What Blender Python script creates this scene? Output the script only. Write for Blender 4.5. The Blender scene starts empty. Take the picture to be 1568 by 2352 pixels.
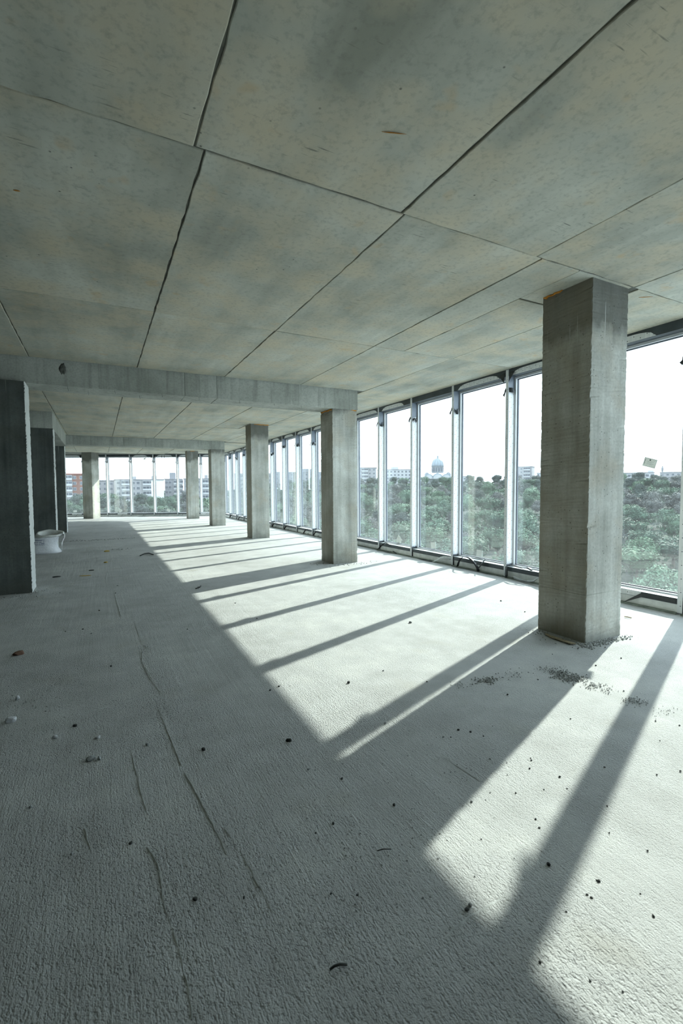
import bpy, bmesh, math, random
import numpy as np
from mathutils import Vector, Matrix

random.seed(7)
rng = np.random.default_rng(7)
scene = bpy.context.scene
COL = scene.collection

# ------------------------------------------------------------------ camera
CAM_H = 1.4
F_PX, PITCH, YAW, ROLL = 1074.5, 0.0505, 0.4779, -0.0055
cp, sp, cyw, syw = math.cos(PITCH), math.sin(PITCH), math.cos(YAW), math.sin(YAW)
fw = Vector((syw * cp, cyw * cp, -sp))
r0 = Vector((cyw, -syw, 0.0))
u0 = r0.cross(fw)
rt = r0 * math.cos(ROLL) + u0 * math.sin(ROLL)
up = -r0 * math.sin(ROLL) + u0 * math.cos(ROLL)
cam_data = bpy.data.cameras.new('camera')
cam_data.sensor_fit = 'HORIZONTAL'
cam_data.sensor_width = 24.0
cam_data.lens = 24.0 * F_PX / 1568.0
cam_data.clip_end = 3000.0
cam_data.clip_start = 0.02
cam_data.dof.use_dof = True
cam_data.dof.focus_distance = 5.0
cam_data.dof.aperture_fstop = 3.2
cam = bpy.data.objects.new('camera', cam_data)
COL.objects.link(cam)
m = Matrix((( rt.x, up.x, -fw.x, 0.0), (rt.y, up.y, -fw.y, 0.0), (rt.z, up.z, -fw.z, CAM_H), (0, 0, 0, 1)))
cam.matrix_world = m
scene.camera = cam

# ------------------------------------------------------------------ sky, sun, exposure
SKY_STRENGTH = 3.0
SUN_STRENGTH = 5.4
SUN_EL = math.radians(31.2)
world = bpy.data.worlds.new('overcast_sky')
scene.world = world
world.use_nodes = True
wn, wl = world.node_tree.nodes, world.node_tree.links
wn.clear()
wo = wn.new('ShaderNodeOutputWorld'); bg = wn.new('ShaderNodeBackground')
tc = wn.new('ShaderNodeTexCoord'); mp = wn.new('ShaderNodeMapping'); nz = wn.new('ShaderNodeTexNoise')
cr = wn.new('ShaderNodeValToRGB')
mp.inputs['Scale'].default_value = (2.2, 2.2, 6.0)
nz.inputs['Scale'].default_value = 2.0; nz.inputs['Detail'].default_value = 3.0; nz.inputs['Roughness'].default_value = 0.55
cr.color_ramp.elements[0].position = 0.32; cr.color_ramp.elements[0].color = (0.56, 0.66, 0.78, 1)
cr.color_ramp.elements[1].position = 0.62; cr.color_ramp.elements[1].color = (0.80, 0.90, 1.0, 1)
wl.new(tc.outputs['Generated'], mp.inputs['Vector']); wl.new(mp.outputs['Vector'], nz.inputs['Vector'])
wl.new(nz.outputs['Fac'], cr.inputs['Fac']); wl.new(cr.outputs['Color'], bg.inputs['Color'])
bg.inputs['Strength'].default_value = SKY_STRENGTH
wl.new(bg.outputs['Background'], wo.inputs['Surface'])

sun_data = bpy.data.lights.new('sun', 'SUN')
sun_data.energy = SUN_STRENGTH
sun_data.color = (1.0, 0.985, 0.90)
sun_data.angle = math.radians(0.6)
sun = bpy.data.objects.new('sun', sun_data)
COL.objects.link(sun)
hx, hy = 1.0, 0.39
hl = math.hypot(hx, hy)
to_sun = Vector((hx / hl * math.cos(SUN_EL), hy / hl * math.cos(SUN_EL), math.sin(SUN_EL)))
sun.rotation_euler = to_sun.to_track_quat('Z', 'Y').to_euler()
sun.location = (40, 16, 30)

vs = scene.view_settings
vs.view_transform = 'Standard'
vs.look = 'None'
vs.exposure = 0.97
vs.gamma = 1.0
vs.use_curve_mapping = False
scene.cycles.max_bounces = 4
scene.cycles.diffuse_bounces = 3
scene.cycles.glossy_bounces = 2
scene.cycles.transmission_bounces = 2
scene.cycles.transparent_max_bounces = 12
scene.cycles.sample_clamp_indirect = 6.0
scene.cycles.adaptive_threshold = 0.05

# ------------------------------------------------------------------ material helpers
def new_mat(name):
    mt = bpy.data.materials.new(name)
    mt.use_nodes = True
    nt = mt.node_tree
    b = nt.nodes['Principled BSDF']
    return mt, nt, b

class G:
    """tiny node-graph helper"""
    def __init__(self, nt):
        self.nt = nt
        self.n = nt.nodes
        self.l = nt.links
    def put(self, sock, v):
        if isinstance(v, bpy.types.NodeSocket):
            self.l.new(v, sock)
        else:
            sock.default_value = v
    def math(self, op, a, b=0.0, c=None, clamp=False):
        nd = self.n.new('ShaderNodeMath'); nd.operation = op; nd.use_clamp = clamp
        self.put(nd.inputs[0], a); self.put(nd.inputs[1], b)
        if c is not None: self.put(nd.inputs[2], c)
        return nd.outputs[0]
    def coord(self, kind='Object'):
        return self.n.new('ShaderNodeTexCoord').outputs[kind]
    def map(self, vec, scale=(1, 1, 1), loc=(0, 0, 0), rot=(0, 0, 0)):
        nd = self.n.new('ShaderNodeMapping')
        self.l.new(vec, nd.inputs['Vector'])
        nd.inputs['Scale'].default_value = scale; nd.inputs['Rotation'].default_value = rot
        self.put(nd.inputs['Location'], loc)
        return nd.outputs['Vector']
    def noise(self, vec, scale, detail=3.0, rough=0.55, dist=0.0):
        nd = self.n.new('ShaderNodeTexNoise')
        self.l.new(vec, nd.inputs['Vector'])
        nd.inputs['Scale'].default_value = scale; nd.inputs['Detail'].default_value = detail
        nd.inputs['Roughness'].default_value = rough; nd.inputs['Distortion'].default_value = dist
        return nd.outputs['Fac']
    def voro(self, vec, scale):
        nd = self.n.new('ShaderNodeTexVoronoi')
        self.l.new(vec, nd.inputs['Vector']); nd.inputs['Scale'].default_value = scale
        return nd.outputs['Distance']
    def ramp(self, fac, stops, interp='LINEAR'):
        nd = self.n.new('ShaderNodeValToRGB')
        self.l.new(fac, nd.inputs['Fac'])
        e = nd.color_ramp.elements
        nd.color_ramp.interpolation = interp
        while len(e) < len(stops): e.new(0.5)
        for i, (p, c) in enumerate(stops):
            e[i].position = p
            e[i].color = (c, c, c, 1) if not isinstance(c, tuple) else (c[0], c[1], c[2], 1)
        return nd.outputs['Color']
    def mix(self, fac, a, b, mode='MIX'):
        nd = self.n.new('ShaderNodeMix'); nd.data_type = 'RGBA'; nd.blend_type = mode
        self.put(nd.inputs[0], fac)
        for sck, v in ((nd.inputs[6], a), (nd.inputs[7], b)):
            if isinstance(v, tuple): v = (v[0], v[1], v[2], 1)
            self.put(sck, v)
        return nd.outputs[2]
    def sep(self, vec):
        nd = self.n.new('ShaderNodeSeparateXYZ'); self.l.new(vec, nd.inputs[0])
        return nd.outputs
    def bump(self, h, strength, dist, normal=None):
        nd = self.n.new('ShaderNodeBump')
        nd.inputs['Strength'].default_value = strength; nd.inputs['Distance'].default_value = dist
        self.l.new(h, nd.inputs['Height'])
        if normal is not None: self.l.new(normal, nd.inputs['Normal'])
        return nd.outputs['Normal']
    def rnd_vec(self, vec, amt=40.0):
        oi = self.n.new('ShaderNodeObjectInfo')
        cb = self.n.new('ShaderNodeCombineXYZ')
        v = self.math('MULTIPLY', oi.outputs['Random'], amt)
        for i in range(3): self.l.new(v, cb.inputs[i])
        ad = self.n.new('ShaderNodeVectorMath'); ad.operation = 'ADD'
        self.l.new(vec, ad.inputs[0]); self.l.new(cb.outputs[0], ad.inputs[1])
        return ad.outputs[0]

def flat(name, color, rough=0.7, metal=0.0, noise=0.0, nscale=8.0):
    mt, nt, b = new_mat(name)
    g = G(nt)
    b.inputs['Roughness'].default_value = rough
    b.inputs['Metallic'].default_value = metal
    if noise:
        n = g.noise(g.coord(), nscale, 4.0)
        lo = tuple(c * (1 - noise) for c in color); hi = tuple(min(1, c * (1 + noise)) for c in color)
        g.l.new(g.ramp(n, [(0.3, lo), (0.7, hi)]), b.inputs['Base Color'])
    else:
        b.inputs['Base Color'].default_value = (*color, 1)
    return mt

def concrete_column_mat(name, dark, light, warm, stain=0.72, side=None):
    mt, nt, b = new_mat(name); g = G(nt)
    o = g.rnd_vec(g.coord())
    n1 = g.noise(o, 1.6, 5.0, 0.6)
    n2 = g.noise(g.map(o, (9, 9, 0.5)), 1.0, 4.0, 0.6)
    n3 = g.noise(o, 45, 3.0, 0.6)
    f = g.math('ADD', g.math('MULTIPLY', n1, 0.6), g.math('MULTIPLY', n2, 0.4))
    c = g.ramp(f, [(0.36, dark), (0.62, light)])
    c = g.mix(g.ramp(g.noise(o, 2.6, 4.0), [(0.5, 0.0), (0.75, 0.75)]), c, warm)
    c = g.mix(g.ramp(n3, [(0.3, 0.22), (0.6, 0.0)]), c, tuple(x * 0.45 for x in dark))
    # air pores
    v = g.voro(o, 24)
    msk = g.ramp(g.noise(o, 5.0, 2.0), [(0.38, 0.0), (0.56, 1.0)])
    p = g.math('MULTIPLY', g.ramp(v, [(0.07, 1.0), (0.14, 0.0)]), msk)
    c = g.mix(g.math('MULTIPLY', p, 0.75), c, (0.03, 0.032, 0.03))
    # dark run-off stain at the head of the column, ragged lower edge, running down in streaks
    z = g.sep(g.coord())[2]
    zz = g.math('ADD', z, g.math('MULTIPLY', g.math('SUBTRACT', n1, 0.5), 0.7))
    zz = g.math('ADD', zz, g.math('MULTIPLY', g.math('SUBTRACT', n2, 0.5), 0.35))
    s = g.ramp(g.math('MULTIPLY', zz, 1 / 3.2), [(0.84, 0.0), (0.89, stain)])
    c = g.mix(s, c, (0.055, 0.06, 0.05))
    st2 = g.ramp(g.noise(g.map(o, (16, 16, 0.35)), 1.0, 2.0), [(0.54, 0.0), (0.72, 0.25)])
    c = g.mix(st2, c, tuple(x * 0.5 for x in dark))
    # pale lime runs below the head joint
    lm = g.math('MULTIPLY', g.ramp(g.noise(g.map(o, (30, 30, 0.8)), 1.0, 2.0), [(0.66, 0.0), (0.70, 0.7)]), g.ramp(g.math('MULTIPLY', z, 1 / 3.2), [(0.80, 0.0), (0.87, 1.0)]))
    c = g.mix(lm, c, (0.55, 0.57, 0.54))
    # darker olive tone towards the foot, ragged upper edge
    s3 = g.ramp(g.math('ADD', z, g.math('MULTIPLY', g.math('SUBTRACT', n1, 0.5), 0.6)), [(0.05, 0.35), (0.22, 0.0)])
    c = g.mix(s3, c, (0.10, 0.105, 0.085))
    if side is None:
        # inner faces tinted browner and darker, painting in the shaded side of the columns
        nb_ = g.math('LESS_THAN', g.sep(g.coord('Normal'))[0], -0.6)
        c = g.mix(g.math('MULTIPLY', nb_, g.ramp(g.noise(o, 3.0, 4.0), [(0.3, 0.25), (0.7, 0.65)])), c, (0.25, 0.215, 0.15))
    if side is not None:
        # right-hand cheeks of the piers are paler than their other faces
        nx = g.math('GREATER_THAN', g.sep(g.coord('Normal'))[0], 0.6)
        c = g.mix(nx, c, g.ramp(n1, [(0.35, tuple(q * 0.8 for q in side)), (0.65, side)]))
    g.l.new(c, b.inputs['Base Color'])
    b.inputs['Roughness'].default_value = 0.88
    hgt = g.math('SUBTRACT', g.math('ADD', g.math('MULTIPLY', n3, 0.35), g.math('MULTIPLY', g.noise(o, 9, 4.0), 0.6)), p)
    g.l.new(g.bump(hgt, 0.7, 0.006), b.inputs['Normal'])
    return mt

M = {}
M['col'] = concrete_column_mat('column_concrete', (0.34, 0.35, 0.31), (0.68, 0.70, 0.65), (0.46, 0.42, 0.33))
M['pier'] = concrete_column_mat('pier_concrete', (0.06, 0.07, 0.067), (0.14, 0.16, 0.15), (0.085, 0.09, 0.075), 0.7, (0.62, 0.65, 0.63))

def ceiling_mat():
    mt, nt, b = new_mat('ceiling_concrete'); g = G(nt)
    o = g.coord()
    orr = g.rnd_vec(o, 17.0)
    n1 = g.noise(orr, 0.9, 4.0, 0.6)
    n2 = g.noise(g.map(orr, (3.5, 0.5, 1)), 1.0, 3.0, 0.6, 0.3)
    n3 = g.noise(o, 30, 3.0, 0.65)
    f = g.math('ADD', g.math('MULTIPLY', n1, 0.55), g.math('MULTIPLY', n2, 0.45))
    c = g.ramp(f, [(0.34, (0.27, 0.285, 0.24)), (0.5, (0.42, 0.44, 0.38)), (0.63, (0.55, 0.57, 0.50))])
    warm = g.ramp(g.noise(orr, 1.9, 3.0, 0.6), [(0.42, 0.05), (0.68, 0.8)])
    c = g.mix(warm, c, (0.56, 0.50, 0.36))
    rust = g.ramp(g.noise(orr, 4.5, 2.0, 0.6), [(0.64, 0.0), (0.76, 0.5)])
    c = g.mix(rust, c, (0.52, 0.38, 0.20))
    c = g.mix(g.ramp(n3, [(0.28, 0.35), (0.5, 0.0)]), c, (0.16, 0.17, 0.15))
    # short dark scratch marks left by the formwork boards (run across)
    sc_ = g.noise(g.map(o, (5, 60, 5)), 1.0, 2.0, 0.5)
    msk = g.ramp(g.noise(orr, 2.2, 3.0), [(0.5, 0.0), (0.66, 1.0)])
    scm = g.math('MULTIPLY', g.ramp(sc_, [(0.66, 0.0), (0.72, 0.9)]), msk)
    c = g.mix(scm, c, (0.09, 0.095, 0.085))
    # small pits
    v = g.voro(o, 9.0)
    p = g.math('MULTIPLY', g.ramp(v, [(0.035, 1.0), (0.075, 0.0)]), g.ramp(g.noise(o, 1.4, 2.0), [(0.5, 0.0), (0.62, 1.0)]))
    c = g.mix(g.math('MULTIPLY', p, 0.8), c, (0.05, 0.05, 0.045))
    g.l.new(c, b.inputs['Base Color'])
    b.inputs['Roughness'].default_value = 0.75
    h = g.math('ADD', g.math('MULTIPLY', n3, 0.25), g.math('MULTIPLY', n2, 0.7))
    g.l.new(g.bump(h, 0.5, 0.006), b.inputs['Normal'])
    return mt
M['ceil'] = ceiling_mat()
M['joint'] = flat('joint_concrete', (0.13, 0.135, 0.115), 0.95, 0, 0.5, 6.0)

def beam_mat():
    mt, nt, b = new_mat('beam_concrete'); g = G(nt)
    o = g.rnd_vec(g.coord())
    n1 = g.noise(o, 1.4, 5.0, 0.6); n3 = g.noise(o, 40, 3.0, 0.6)
    c = g.ramp(n1, [(0.34, (0.29, 0.31, 0.275)), (0.64, (0.46, 0.485, 0.44))])
    st = g.ramp(g.noise(g.map(o, (14, 14, 0.8)), 1.0, 3.0), [(0.5, 0.0), (0.72, 0.5)])
    c = g.mix(st, c, (0.17, 0.18, 0.155))
    c = g.mix(g.ramp(n3, [(0.3, 0.3), (0.55, 0.0)]), c, (0.14, 0.145, 0.13))
    g.l.new(c, b.inputs['Base Color']); b.inputs['Roughness'].default_value = 0.85
    g.l.new(g.bump(g.math('ADD', g.math('MULTIPLY', n3, 0.4), n1), 0.6, 0.005), b.inputs['Normal'])
    return mt
M['beam'] = beam_mat()
M['stone_patch'] = flat('dark_patch', (0.08, 0.085, 0.075), 0.95, 0, 0.7, 25)

def floor_mat():
    mt, nt, b = new_mat('floor_screed'); g = G(nt)
    o = g.coord()
    big = g.noise(o, 0.7, 2.0, 0.6)
    mid = g.noise(o, 4.0, 4.0, 0.6)
    c = g.ramp(g.math('ADD', g.math('MULTIPLY', big, 0.5), g.math('MULTIPLY', mid, 0.5)),
               [(0.34, (0.385, 0.395, 0.385)), (0.52, (0.465, 0.48, 0.475)), (0.68, (0.55, 0.565, 0.545))])
    c = g.mix(g.ramp(g.noise(o, 1.7, 2.0), [(0.62, 0.0), (0.8, 0.45)]), c, (0.37, 0.36, 0.29))
    # specks of dirt
    v = g.voro(o, 21.0)
    msk = g.ramp(g.noise(o, 3.0, 1.0), [(0.5, 0.0), (0.62, 1.0)])
    spk = g.math('MULTIPLY', g.ramp(v, [(0.035, 1.0), (0.09, 0.0)]), msk)
    c = g.mix(g.math('MULTIPLY', spk, 0.8), c, (0.06, 0.065, 0.06))
    # trowel drag direction bends from along the hall to across it
    dist = g.noise(o, 0.5, 2.0)
    trA = g.noise(g.map(o, (120, 10.0, 1), rot=(0, 0, 0.18)), 1.0, 2.0, 0.65, 0.5)
    trB = g.noise(g.map(o, (11.0, 115, 1), rot=(0, 0, -0.12)), 1.0, 2.0, 0.65, 0.5)
    fx, fy, fz_ = g.sep(o)
    sel = g.ramp(g.math('MULTIPLY', g.math('ADD', fy, g.math('MULTIPLY', g.math('SUBTRACT', dist, 0.5), 3.0)), 0.1), [(0.26, 0.0), (0.34, 1.0)])
    left = g.ramp(g.math('MULTIPLY', g.math('ADD', fx, g.math('MULTIPLY', g.math('SUBTRACT', big, 0.5), 1.6)), 0.25), [(0.22, 1.0), (0.46, 0.38)])
    tr = g.math('ADD', g.math('MULTIPLY', trA, g.math('SUBTRACT', 1.0, sel)), g.math('MULTIPLY', trB, sel))
    pit = g.ramp(g.noise(g.map(o, (1.0, 0.6, 1.0)), 135, 1.5, 0.6), [(0.34, 0.0), (0.50, 1.0)])
    grain = g.noise(o, 240, 1.5, 0.7)
    wide = g.noise(g.map(o, (24, 1.3, 1), rot=(0, 0, 0.15)), 1.0, 1.5, 0.6, 0.4)
    rough_msk = g.math('MULTIPLY', g.ramp(g.noise(o, 0.9, 1.0), [(0.36, 0.35), (0.62, 1.0)]), left)
    h = g.math('ADD', g.math('MULTIPLY', g.math('ADD', g.math('MULTIPLY', tr, 0.85), g.math('MULTIPLY', wide, 0.8)), left), g.math('MULTIPLY', grain, 0.7))
    h = g.math('ADD', h, g.math('MULTIPLY', g.math('MULTIPLY', pit, 0.75), rough_msk))
    c = g.mix(g.math('MULTIPLY', g.math('SUBTRACT', 1.0, pit), g.math('MULTIPLY', rough_msk, 0.30)), c, (0.16, 0.17, 0.17))
    g.l.new(c, b.inputs['Base Color'])
    b.inputs['Roughness'].default_value = 0.8
    b.inputs['Specular IOR Level'].default_value = 0.3
    g.l.new(g.bump(h, 0.8, 0.007), b.inputs['Normal'])
    return mt
M['floor'] = floor_mat()

def film_mat(name, axis):
    """white protective film, printed with small dark dots and a line of tiny lettering"""
    mt, nt, b = new_mat(name); g = G(nt)
    o = g.coord()
    xs = g.sep(o)
    b.inputs['Roughness'].default_value = 0.35
    oi = g.n.new('ShaderNodeObjectInfo')
    z = g.math('ADD', xs[2], g.math('MULTIPLY', oi.outputs['Random'], 0.3)) if axis != 'run' else g.math('ADD', xs[0], 0.0)
    per = 0.15
    fz = g.math('FRACT', g.math('DIVIDE', z, per))
    tot = None
    cols = {'side': [(0.030, 0.25), (0.060, 0.70), (0.105, 0.05)], 'front': [(0.012, 0.4)], 'run': [(3.155, 0.3), (3.125, 0.8), (0.135, 0.3)]}[axis]
    along = {'side': xs[1], 'front': xs[0], 'run': xs[2]}[axis]
    for (c0, ph) in cols:
        if axis == 'front':
            du = g.math('SUBTRACT', xs[0], 0.006)
        else:
            du = g.math('SUBTRACT', along, c0)
        dv = g.math('MULTIPLY', g.math('SUBTRACT', fz, ph), per)
        d2 = g.math('ADD', g.math('POWER', g.math('ABSOLUTE', du), 2.0), g.math('POWER', g.math('ABSOLUTE', dv), 2.0))
        dot = g.math('LESS_THAN', d2, 0.0055 ** 2)
        tx = g.math('MULTIPLY', g.math('LESS_THAN', g.math('ABSOLUTE', du), 0.0022),
                    g.math('MULTIPLY', g.math('LESS_THAN', g.math('ABSOLUTE', g.math('SUBTRACT', dv, 0.037)), 0.022),
                           g.math('GREATER_THAN', g.math('FRACT', g.math('MULTIPLY', z, 170.0)), 0.45)))
        dot = g.math('MAXIMUM', dot, g.math('MULTIPLY', tx, 0.55))
        tot = dot if tot is None else g.math('MAXIMUM', tot, dot)
    wr = g.noise(g.map(o, (30, 30, 2)), 1.0, 3.0)
    base = g.ramp(wr, [(0.35, (0.66, 0.69, 0.71)), (0.65, (0.80, 0.82, 0.83))])
    g.l.new(g.mix(tot, base, (0.03, 0.04, 0.06)), b.inputs['Base Color'])
    g.l.new(g.bump(wr, 0.3, 0.004), b.inputs['Normal'])
    return mt
M['film_side'] = film_mat('film_side', 'side')
M['film_front'] = film_mat('film_front', 'front')
M['film_run'] = film_mat('film_run', 'run')
M['film_black'] = flat('film_black_side', (0.022, 0.027, 0.03), 0.4, 0, 0.4, 20)
M['film_plain'] = flat('film_plain', (0.72, 0.75, 0.76), 0.35, 0, 0.12, 15)
M['slate'] = flat('slate_coating', (0.045, 0.058, 0.066), 0.45, 0.0, 0.25, 5)
M['slate_light'] = flat('mullion_coating', (0.15, 0.18, 0.22), 0.4, 0.0, 0.2, 4)
M['alu'] = flat('aluminium_bead', (0.66, 0.69, 0.72), 0.35, 0.0, 0.06, 6)
M['gasket'] = flat('gasket', (0.10, 0.115, 0.14), 0.6)
M['sill'] = flat('sill_panel', (0.80, 0.82, 0.81), 0.5, 0, 0.15, 9)
M['baseplate'] = flat('base_plate', (0.20, 0.235, 0.205), 0.7, 0, 0.4, 9)
M['foam'] = flat('orange_foam', (0.55, 0.24, 0.035), 0.9, 0, 0.3, 30)
def paper_mat():
    mt, nt, b = new_mat('paper'); g = G(nt)
    n = g.ramp(g.noise(g.coord(), 20.0), [(0.3, (0.76, 0.79, 0.77)), (0.7, (0.84, 0.87, 0.84))])
    g.l.new(n, b.inputs['Base Color']); b.inputs['Roughness'].default_value = 0.8
    tl = g.n.new('ShaderNodeBsdfTranslucent'); g.l.new(n, tl.inputs['Color'])
    mx = g.n.new('ShaderNodeMixShader'); mx.inputs[0].default_value = 0.12
    g.l.new(b.outputs[0], mx.inputs[1]); g.l.new(tl.outputs[0], mx.inputs[2])
    g.l.new(mx.outputs[0], nt.nodes['Material Output'].inputs['Surface'])
    return mt
M['paper'] = paper_mat()
M['ink'] = flat('ink', (0.22, 0.27, 0.27), 0.8)
M['ink_dark'] = flat('ink_dark', (0.06, 0.08, 0.08), 0.8)

def glass_mat():
    mt, nt, b = new_mat('dusty_glass'); g = G(nt)
    nt.nodes.remove(b)
    out = nt.nodes['Material Output']
    tr = g.n.new('ShaderNodeBsdfTransparent'); tr.inputs['Color'].default_value = (0.93, 0.965, 0.955, 1)
    gl = g.n.new('ShaderNodeBsdfGlossy'); gl.inputs['Roughness'].default_value = 0.0
    gl.inputs['Color'].default_value = (0.95, 0.98, 0.97, 1)
    lw = g.n.new('ShaderNodeLayerWeight'); lw.inputs['Blend'].default_value = 0.5
    # Schlick reflectance, the same from both sides of the sheet
    fres = g.math('ADD', 0.085, g.math('MULTIPLY', 0.915, g.math('POWER', lw.outputs['Facing'], 5.0)))
    mx = g.n.new('ShaderNodeMixShader')
    g.l.new(g.math('MULTIPLY', fres, 1.0, clamp=True), mx.inputs[0])
    g.l.new(tr.outputs[0], mx.inputs[1]); g.l.new(gl.outputs[0], mx.inputs[2])
    # thin dust film: streaky, denser towards the bottom where splashes dried
    o = g.coord()
    z = g.sep(o)[2]
    st = g.noise(g.map(o, (14, 14, 0.9)), 1.0, 4.0, 0.6)
    sp_ = g.noise(o, 5.0, 5.0, 0.65)
    low = g.ramp(g.math('MULTIPLY', z, 0.33), [(0.05, 1.0), (0.65, 0.35)])
    drops = g.math('MULTIPLY', g.ramp(g.voro(o, 34), [(0.06, 1.0), (0.10, 0.0)]), g.ramp(g.noise(o, 2.3, 2.0), [(0.56, 0.0), (0.64, 0.6)]))
    amt = g.math('MULTIPLY', g.math('MULTIPLY', g.math('ADD', g.math('MULTIPLY', st, 0.6), g.math('MULTIPLY', sp_, 0.6)), low), 0.045)
    amt = g.math('ADD', amt, g.math('MULTIPLY', drops, 0.12))
    df = g.n.new('ShaderNodeBsdfDiffuse'); df.inputs['Color'].default_value = (0.75, 0.77, 0.80, 1)
    tl = g.n.new('ShaderNodeBsdfTranslucent'); tl.inputs['Color'].default_value = (0.85, 0.87, 0.90, 1)
    ds = g.n.new('ShaderNodeMixShader'); ds.inputs[0].default_value = 0.65
    g.l.new(df.outputs[0], ds.inputs[1]); g.l.new(tl.outputs[0], ds.inputs[2])
    m2 = g.n.new('ShaderNodeMixShader')
    g.l.new(amt, m2.inputs[0]); g.l.new(mx.outputs[0], m2.inputs[1]); g.l.new(ds.outputs[0], m2.inputs[2])
    g.l.new(m2.outputs[0], out.inputs['Surface'])
    return mt
M['glass'] = glass_mat()

# ------------------------------------------------------------------ object helpers
def mesh_obj(name, verts, faces, mat, parent=None, loc=None, smooth=False, mats=None, fmat=None):
    me = bpy.data.meshes.new(name)
    me.from_pydata([tuple(v) for v in verts], [], faces)
    for mm in (mats or [mat]):
        me.materials.append(mm)
    if fmat is not None:
        me.polygons.foreach_set('material_index', fmat)
    if smooth:
        me.polygons.foreach_set('use_smooth', [True] * len(me.polygons))
    me.update()
    return link(name, me, parent, loc)

def link(name, me, parent=None, loc=None):
    o = bpy.data.objects.new(name, me)
    COL.objects.link(o)
    if parent is not None: o.parent = parent
    if loc is not None: o.location = loc
    return o

def empty(name, loc=(0, 0, 0), rz=0.0):
    o = bpy.data.objects.new(name, None)
    o.empty_display_size = 0.2
    COL.objects.link(o); o.location = loc; o.rotation_euler = (0, 0, rz)
    return o

def tag(o, label=None, cat=None, group=None, kind=None):
    if label: o['label'] = label
    if cat: o['category'] = cat
    if group: o['group'] = group
    if kind: o['kind'] = kind
    return o

class MB:
    """collects shapes into one mesh"""
    def __init__(self): self.v = []; self.f = []; self.m = []
    def add(self, verts, faces, mi=0):
        k = len(self.v)
        self.v += [tuple(p) for p in verts]
        self.f += [tuple(i + k for i in q) for q in faces]
        self.m += [mi] * len(faces)
        return self
    def box(self, x0, x1, y0, y1, z0, z1, mi=0):
        return self.add([(x0, y0, z0), (x1, y0, z0), (x1, y1, z0), (x0, y1, z0), (x0, y0, z1), (x1, y0, z1), (x1, y1, z1), (x0, y1, z1)],
                        [(0, 3, 2, 1), (4, 5, 6, 7), (0, 1, 5, 4), (1, 2, 6, 5), (2, 3, 7, 6), (3, 0, 4, 7)], mi)
    def prism(self, poly, z0, z1, mi=0):
        n = len(poly)
        vs_ = [(p[0], p[1], z0) for p in poly] + [(p[0], p[1], z1) for p in poly]
        fs = [tuple(range(n - 1, -1, -1)), tuple(range(n, 2 * n))]
        for i in range(n):
            j = (i + 1) % n
            fs.append((i, j, n + j, n + i))
        return self.add(vs_, fs, mi)
    def lathe(self, prof, n=16, cx=0, cy=0, mi=0, cap=True):
        k = []
        for (r, z) in prof:
            for i in range(n):
                a = 2 * math.pi * i / n
                k.append((cx + r * math.cos(a), cy + r * math.sin(a), z))
        fs = []
        for j in range(len(prof) - 1):
            for i in range(n):
                i2 = (i + 1) % n
                fs.append((j * n + i, j * n + i2, (j + 1) * n + i2, (j + 1) * n + i))
        if cap:
            fs.append(tuple(range(n - 1, -1, -1)))
            fs.append(tuple(range((len(prof) - 1) * n, len(prof) * n)))
        return self.add(k, fs, mi)
    def tube(self, pts, r, n=6, mi=0):
        pts = [Vector(p) for p in pts]
        rad = r if isinstance(r, (list, tuple)) else [r] * len(pts)
        vs_ = []
        for i, p in enumerate(pts):
            d = (pts[min(i + 1, len(pts) - 1)] - pts[max(i - 1, 0)]).normalized()
            a = d.orthogonal().normalized(); b_ = d.cross(a)
            for k in range(n):
                t = 2 * math.pi * k / n
                vs_.append(p + (a * math.cos(t) + b_ * math.sin(t)) * rad[i])
        fs = []
        for i in range(len(pts) - 1):
            for k in range(n):
                k2 = (k + 1) % n
                fs.append((i * n + k, i * n + k2, (i + 1) * n + k2, (i + 1) * n + k))
        fs.append(tuple(range(n - 1, -1, -1))); fs.append(tuple(range((len(pts) - 1) * n, len(pts) * n)))
        return self.add(vs_, fs, mi)
    def build(self, name, mats, parent=None, loc=None, smooth=False):
        if not isinstance(mats, (list, tuple)): mats = [mats]
        return mesh_obj(name, self.v, self.f, None, parent, loc, smooth, list(mats), self.m)

def on_floor(px, py, z=0.0):
    """floor point seen at a photo position (used only to measure where things lie)"""
    d = fw + rt * ((px - 784) / F_PX) - up * ((py - 1176) / F_PX)
    t = (z - CAM_H) / d.z
    return d.x * t, d.y * t

# ------------------------------------------------------------------ floor, ceiling, walls
H = 3.206
XL, YB = -5.6, -2.2
XI = 5.62                      # inner face of the mullions of the right glazing
CORNER = Vector((XI, 24.58))
FD = Vector((math.cos(math.radians(26.57)), -math.sin(math.radians(26.57))))
FN = Vector((-FD.y, FD.x))
far_left = CORNER + FD * (-(XI - XL) / FD.x)
outer = [(XL - 0.25, YB - 0.25), (XI + 0.30, YB - 0.25), (XI + 0.30, CORNER.y + 0.25), (far_left.x - 0.25, far_left.y + 0.5)]

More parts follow.
